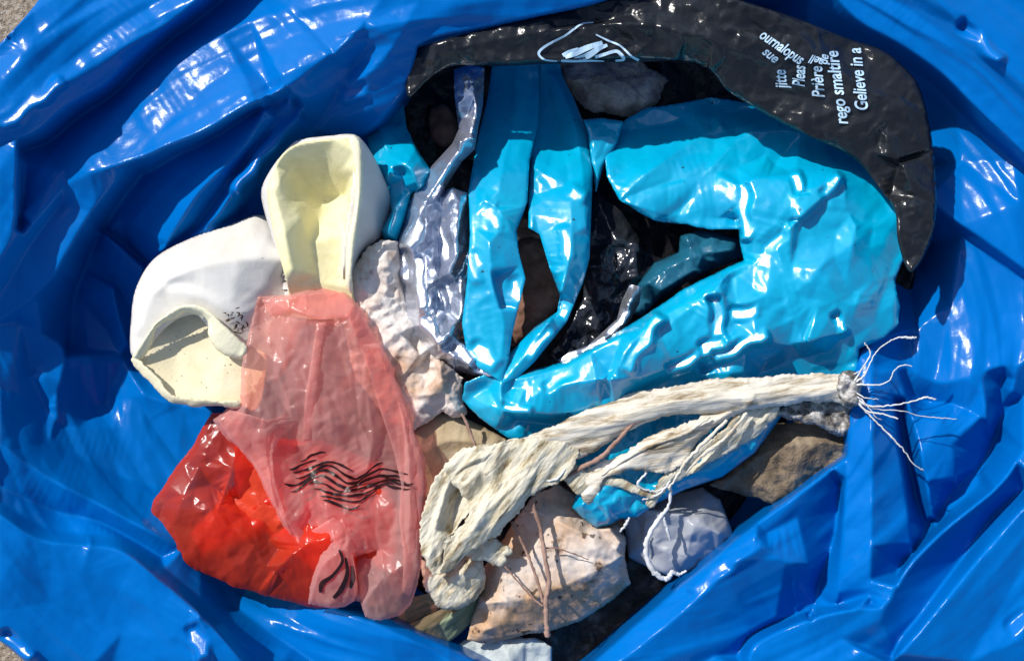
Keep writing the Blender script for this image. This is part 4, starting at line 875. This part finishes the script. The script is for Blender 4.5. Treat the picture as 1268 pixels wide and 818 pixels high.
sheet('upper_layer', RU, M['pink'], smooth=False, z0=-64, parent=rb, seed=95, step=1.5, rough=.7, blur=.7, thick=0, edge=(9, 7), key='ru',
      feats=[[(325, 376, -58), (370, 380, -44), (425, 372, -50)], [(322, 385, -52), (318, 440, -46), (308, 500, -48)], [(400, 400, -36), (388, 460, -34), (372, 520, -42)], [(440, 410, -38), (452, 470, -34), (462, 540, -36), (455, 580, -44)],
             [(470, 430, -46), (500, 520, -44), (508, 600, -44), (505, 690, -50)], [(490, 500, -60), (495, 600, -64), (480, 680, -66)], [(285, 520, -50), (320, 540, -44), (345, 525, -42)], [(330, 560, -48), (340, 620, -44), (355, 650, -52)],
             [(350, 540, -70), (400, 580, -72), (450, 600, -70)], [(360, 610, -56), (420, 640, -50), (440, 680, -54)], [(385, 740, -56), (400, 700, -42), (430, 680, -40), (438, 720, -44)], [(440, 690, -84), (444, 735, -86)], [(470, 720, -46), (500, 700, -48)], [(460, 640, -60), (470, 680, -70)]],
      facets=[(34, 11, 82, 3.4), (15, 5.0, 80, 2.6), (8, 1.8)])
uz = FIELDS['ru']
def doubled(pts, seed, off=7):
    sheet('folded_layer', [(x, y, uz(x, y)+off) for x, y in pts], M['pink'], parent=rb, seed=seed, step=1.5, blur=.7, smooth=False, thick=0, facets=[(22, 4, 80, 2.5), (9, 1.4)], edge=(3, 4))
doubled([(436, 378), (462, 414), (484, 456), (507, 520), (522, 568), (525, 600), (520, 650), (518, 700), (508, 738), (498, 732), (500, 690), (494, 640), (497, 600), (488, 560), (470, 505), (452, 445), (430, 390)], 97)
doubled([(270, 520), (284, 507), (304, 512), (332, 520), (356, 512), (350, 535), (337, 562), (339, 590), (350, 625), (352, 646), (336, 618), (324, 590), (306, 562), (284, 542)], 98)
doubled([(324, 371), (360, 367), (402, 360), (422, 363), (438, 378), (432, 392), (396, 396), (360, 384), (336, 392)], 99)
doubled([(392, 400), (404, 398), (396, 440), (392, 490), (384, 545), (374, 545), (378, 490), (386, 440)], 100, 5)
doubled([(352, 640), (380, 660), (412, 640), (434, 655), (442, 690), (430, 684), (412, 668), (392, 690), (376, 680)], 101, 6)
def wave(x0, y0, x1, y1, amp, n, w_, ph):
    pts = []
    for i in range(n*4+1):
        t = i/(n*4); pts.append((x0+(x1-x0)*t, y0+(y1-y0)*t+amp*math.sin(ph+t*n*2*math.pi)))
    ws = [w_*(.55+.5*abs(math.sin(ph*1.7+k*1.9))) for k in range(n*3+1)]
    return pts, ws
merged('smudged_print', [
    ([(372.0, 571.6), (378.4, 568.5), (384.8, 563.6), (391.2, 561.8), (397.6, 559.9), (404.0, 560.2)], [0.8, 2.1, 3.1, 2.7, 2.6, 0.8]),
    ([(358.0, 581.1), (364.8, 580.0), (371.6, 576.1), (378.4, 573.3), (385.2, 570.6), (392.0, 569.1)], [0.8, 3.7, 2.5, 1.9, 2.2, 0.8]),
    ([(362.0, 584.8), (368.9, 584.1), (375.8, 582.0), (382.7, 580.2), (389.6, 577.1), (396.5, 574.7), (403.5, 572.2), (410.4, 571.7), (417.3, 573.4), (424.2, 576.3), (431.1, 580.0), (438.0, 583.3)], [0.8, 2.7, 2.0, 3.8, 2.9, 3.3, 3.6, 2.3, 2.4, 3.6, 1.9, 0.8]),
    ([(366.0, 591.7), (372.8, 591.3), (379.5, 588.7), (386.2, 585.2), (393.0, 580.9), (399.8, 577.3), (406.5, 576.0), (413.2, 577.8), (420.0, 582.4), (426.8, 587.3), (433.5, 590.4), (440.2, 592.6), (447.0, 590.0), (453.8, 585.7), (460.5, 579.4), (467.2, 574.8), (474.0, 572.0)], [0.8, 2.2, 2.6, 2.5, 3.5, 3.7, 2.0, 2.5, 2.0, 3.1, 3.8, 2.1, 3.4, 2.3, 1.6, 3.4, 0.8]),
    ([(352.0, 598.4), (359.0, 600.5), (365.9, 600.1), (372.9, 597.9), (379.8, 593.3), (386.8, 587.9), (393.7, 583.8), (400.7, 581.8), (407.6, 583.2), (414.6, 587.5), (421.5, 592.6), (428.5, 597.1), (435.5, 598.0), (442.4, 596.6), (449.4, 592.0), (456.3, 587.4), (463.3, 583.9), (470.2, 580.6), (477.2, 580.3), (484.1, 581.7), (491.1, 583.6), (498.0, 585.5), (505.0, 587.1)], [0.8, 3.8, 1.6, 3.5, 2.1, 3.6, 1.7, 3.8, 3.3, 3.9, 2.9, 2.0, 3.8, 2.6, 1.8, 3.0, 2.7, 2.7, 2.0, 1.9, 2.9, 2.6, 0.8]),
    ([(360.0, 608.8), (366.9, 607.0), (373.8, 602.2), (380.7, 595.9), (387.6, 590.9), (394.5, 588.5), (401.4, 589.3), (408.3, 592.9), (415.2, 597.9), (422.1, 601.3), (429.0, 603.8), (435.9, 602.8), (442.8, 599.9), (449.7, 595.6), (456.6, 592.8), (463.5, 590.6), (470.4, 588.8), (477.3, 589.3), (484.2, 588.9), (491.1, 589.0), (498.0, 590.6)], [0.8, 2.1, 2.8, 3.3, 3.1, 1.6, 3.0, 3.7, 3.3, 3.7, 3.9, 2.1, 2.3, 2.9, 3.8, 2.4, 3.8, 3.6, 2.8, 3.0, 0.8]),
    ([(382.0, 599.3), (388.9, 596.1), (395.8, 597.3), (402.7, 599.1), (409.6, 603.0), (416.4, 606.9), (423.3, 608.4), (430.2, 607.6), (437.1, 606.3), (444.0, 604.9), (450.9, 603.1), (457.8, 600.7), (464.7, 598.7), (471.6, 596.1), (478.4, 594.3), (485.3, 593.3), (492.2, 594.1), (499.1, 597.1), (506.0, 601.1)], [0.8, 3.5, 2.2, 1.8, 3.3, 2.2, 2.6, 1.9, 3.5, 2.2, 2.3, 3.4, 2.8, 2.2, 3.6, 2.5, 2.4, 3.8, 0.8]),
    ([(388.0, 604.8), (394.7, 605.0), (401.3, 607.8), (408.0, 609.7), (414.7, 611.7), (421.3, 612.2), (428.0, 613.4), (434.7, 613.5), (441.3, 612.6), (448.0, 611.7), (454.7, 609.4), (461.3, 606.4), (468.0, 602.5), (474.7, 599.4), (481.3, 597.4), (488.0, 599.5)], [0.8, 1.8, 2.7, 3.6, 3.7, 3.7, 1.8, 3.0, 3.6, 3.1, 2.3, 1.7, 3.7, 3.6, 3.1, 0.8]),
    ([(396.0, 613.6), (402.4, 614.3), (408.7, 615.2), (415.1, 616.5), (421.5, 617.8), (427.8, 619.6), (434.2, 620.9), (440.5, 620.8), (446.9, 619.3), (453.3, 615.2), (459.6, 611.5), (466.0, 606.5)], [0.8, 2.2, 2.5, 2.6, 3.4, 1.8, 2.1, 2.3, 2.0, 3.3, 1.9, 0.8]),
    ([(400.0, 618.6), (406.6, 619.8), (413.1, 622.3), (419.7, 625.1), (426.3, 627.8), (432.9, 630.1), (439.4, 629.1), (446.0, 625.3)], [0.8, 3.8, 3.9, 3.7, 1.9, 2.4, 2.5, 0.8]),
    ([(470.0, 587.5), (476.0, 588.7), (482.0, 593.1), (488.0, 596.1), (494.0, 598.8), (500.0, 599.7), (506.0, 600.1), (512.0, 598.1)], [0.8, 3.7, 3.2, 3.9, 2.7, 2.4, 3.5, 0.8]),
    ([(474.0, 597.8), (480.8, 601.0), (487.6, 603.0), (494.4, 604.0), (501.2, 605.5), (508.0, 604.8)], [0.8, 2.8, 3.8, 2.3, 2.1, 0.8]),
    ([(420, 680), (424, 695), (412, 712), (399, 722), (397, 733)], [2.7, 4.1, 4.1, 6.8, 4.1]), ([(428, 690), (430, 710), (422, 730), (413, 740)], [2.7, 5.4, 6.8, 4.1]), ([(436, 700), (437, 715), (434, 728)], [2.7, 6.8, 2.7])],
    M['ink'], rb, zf=uz, lift=1.4)
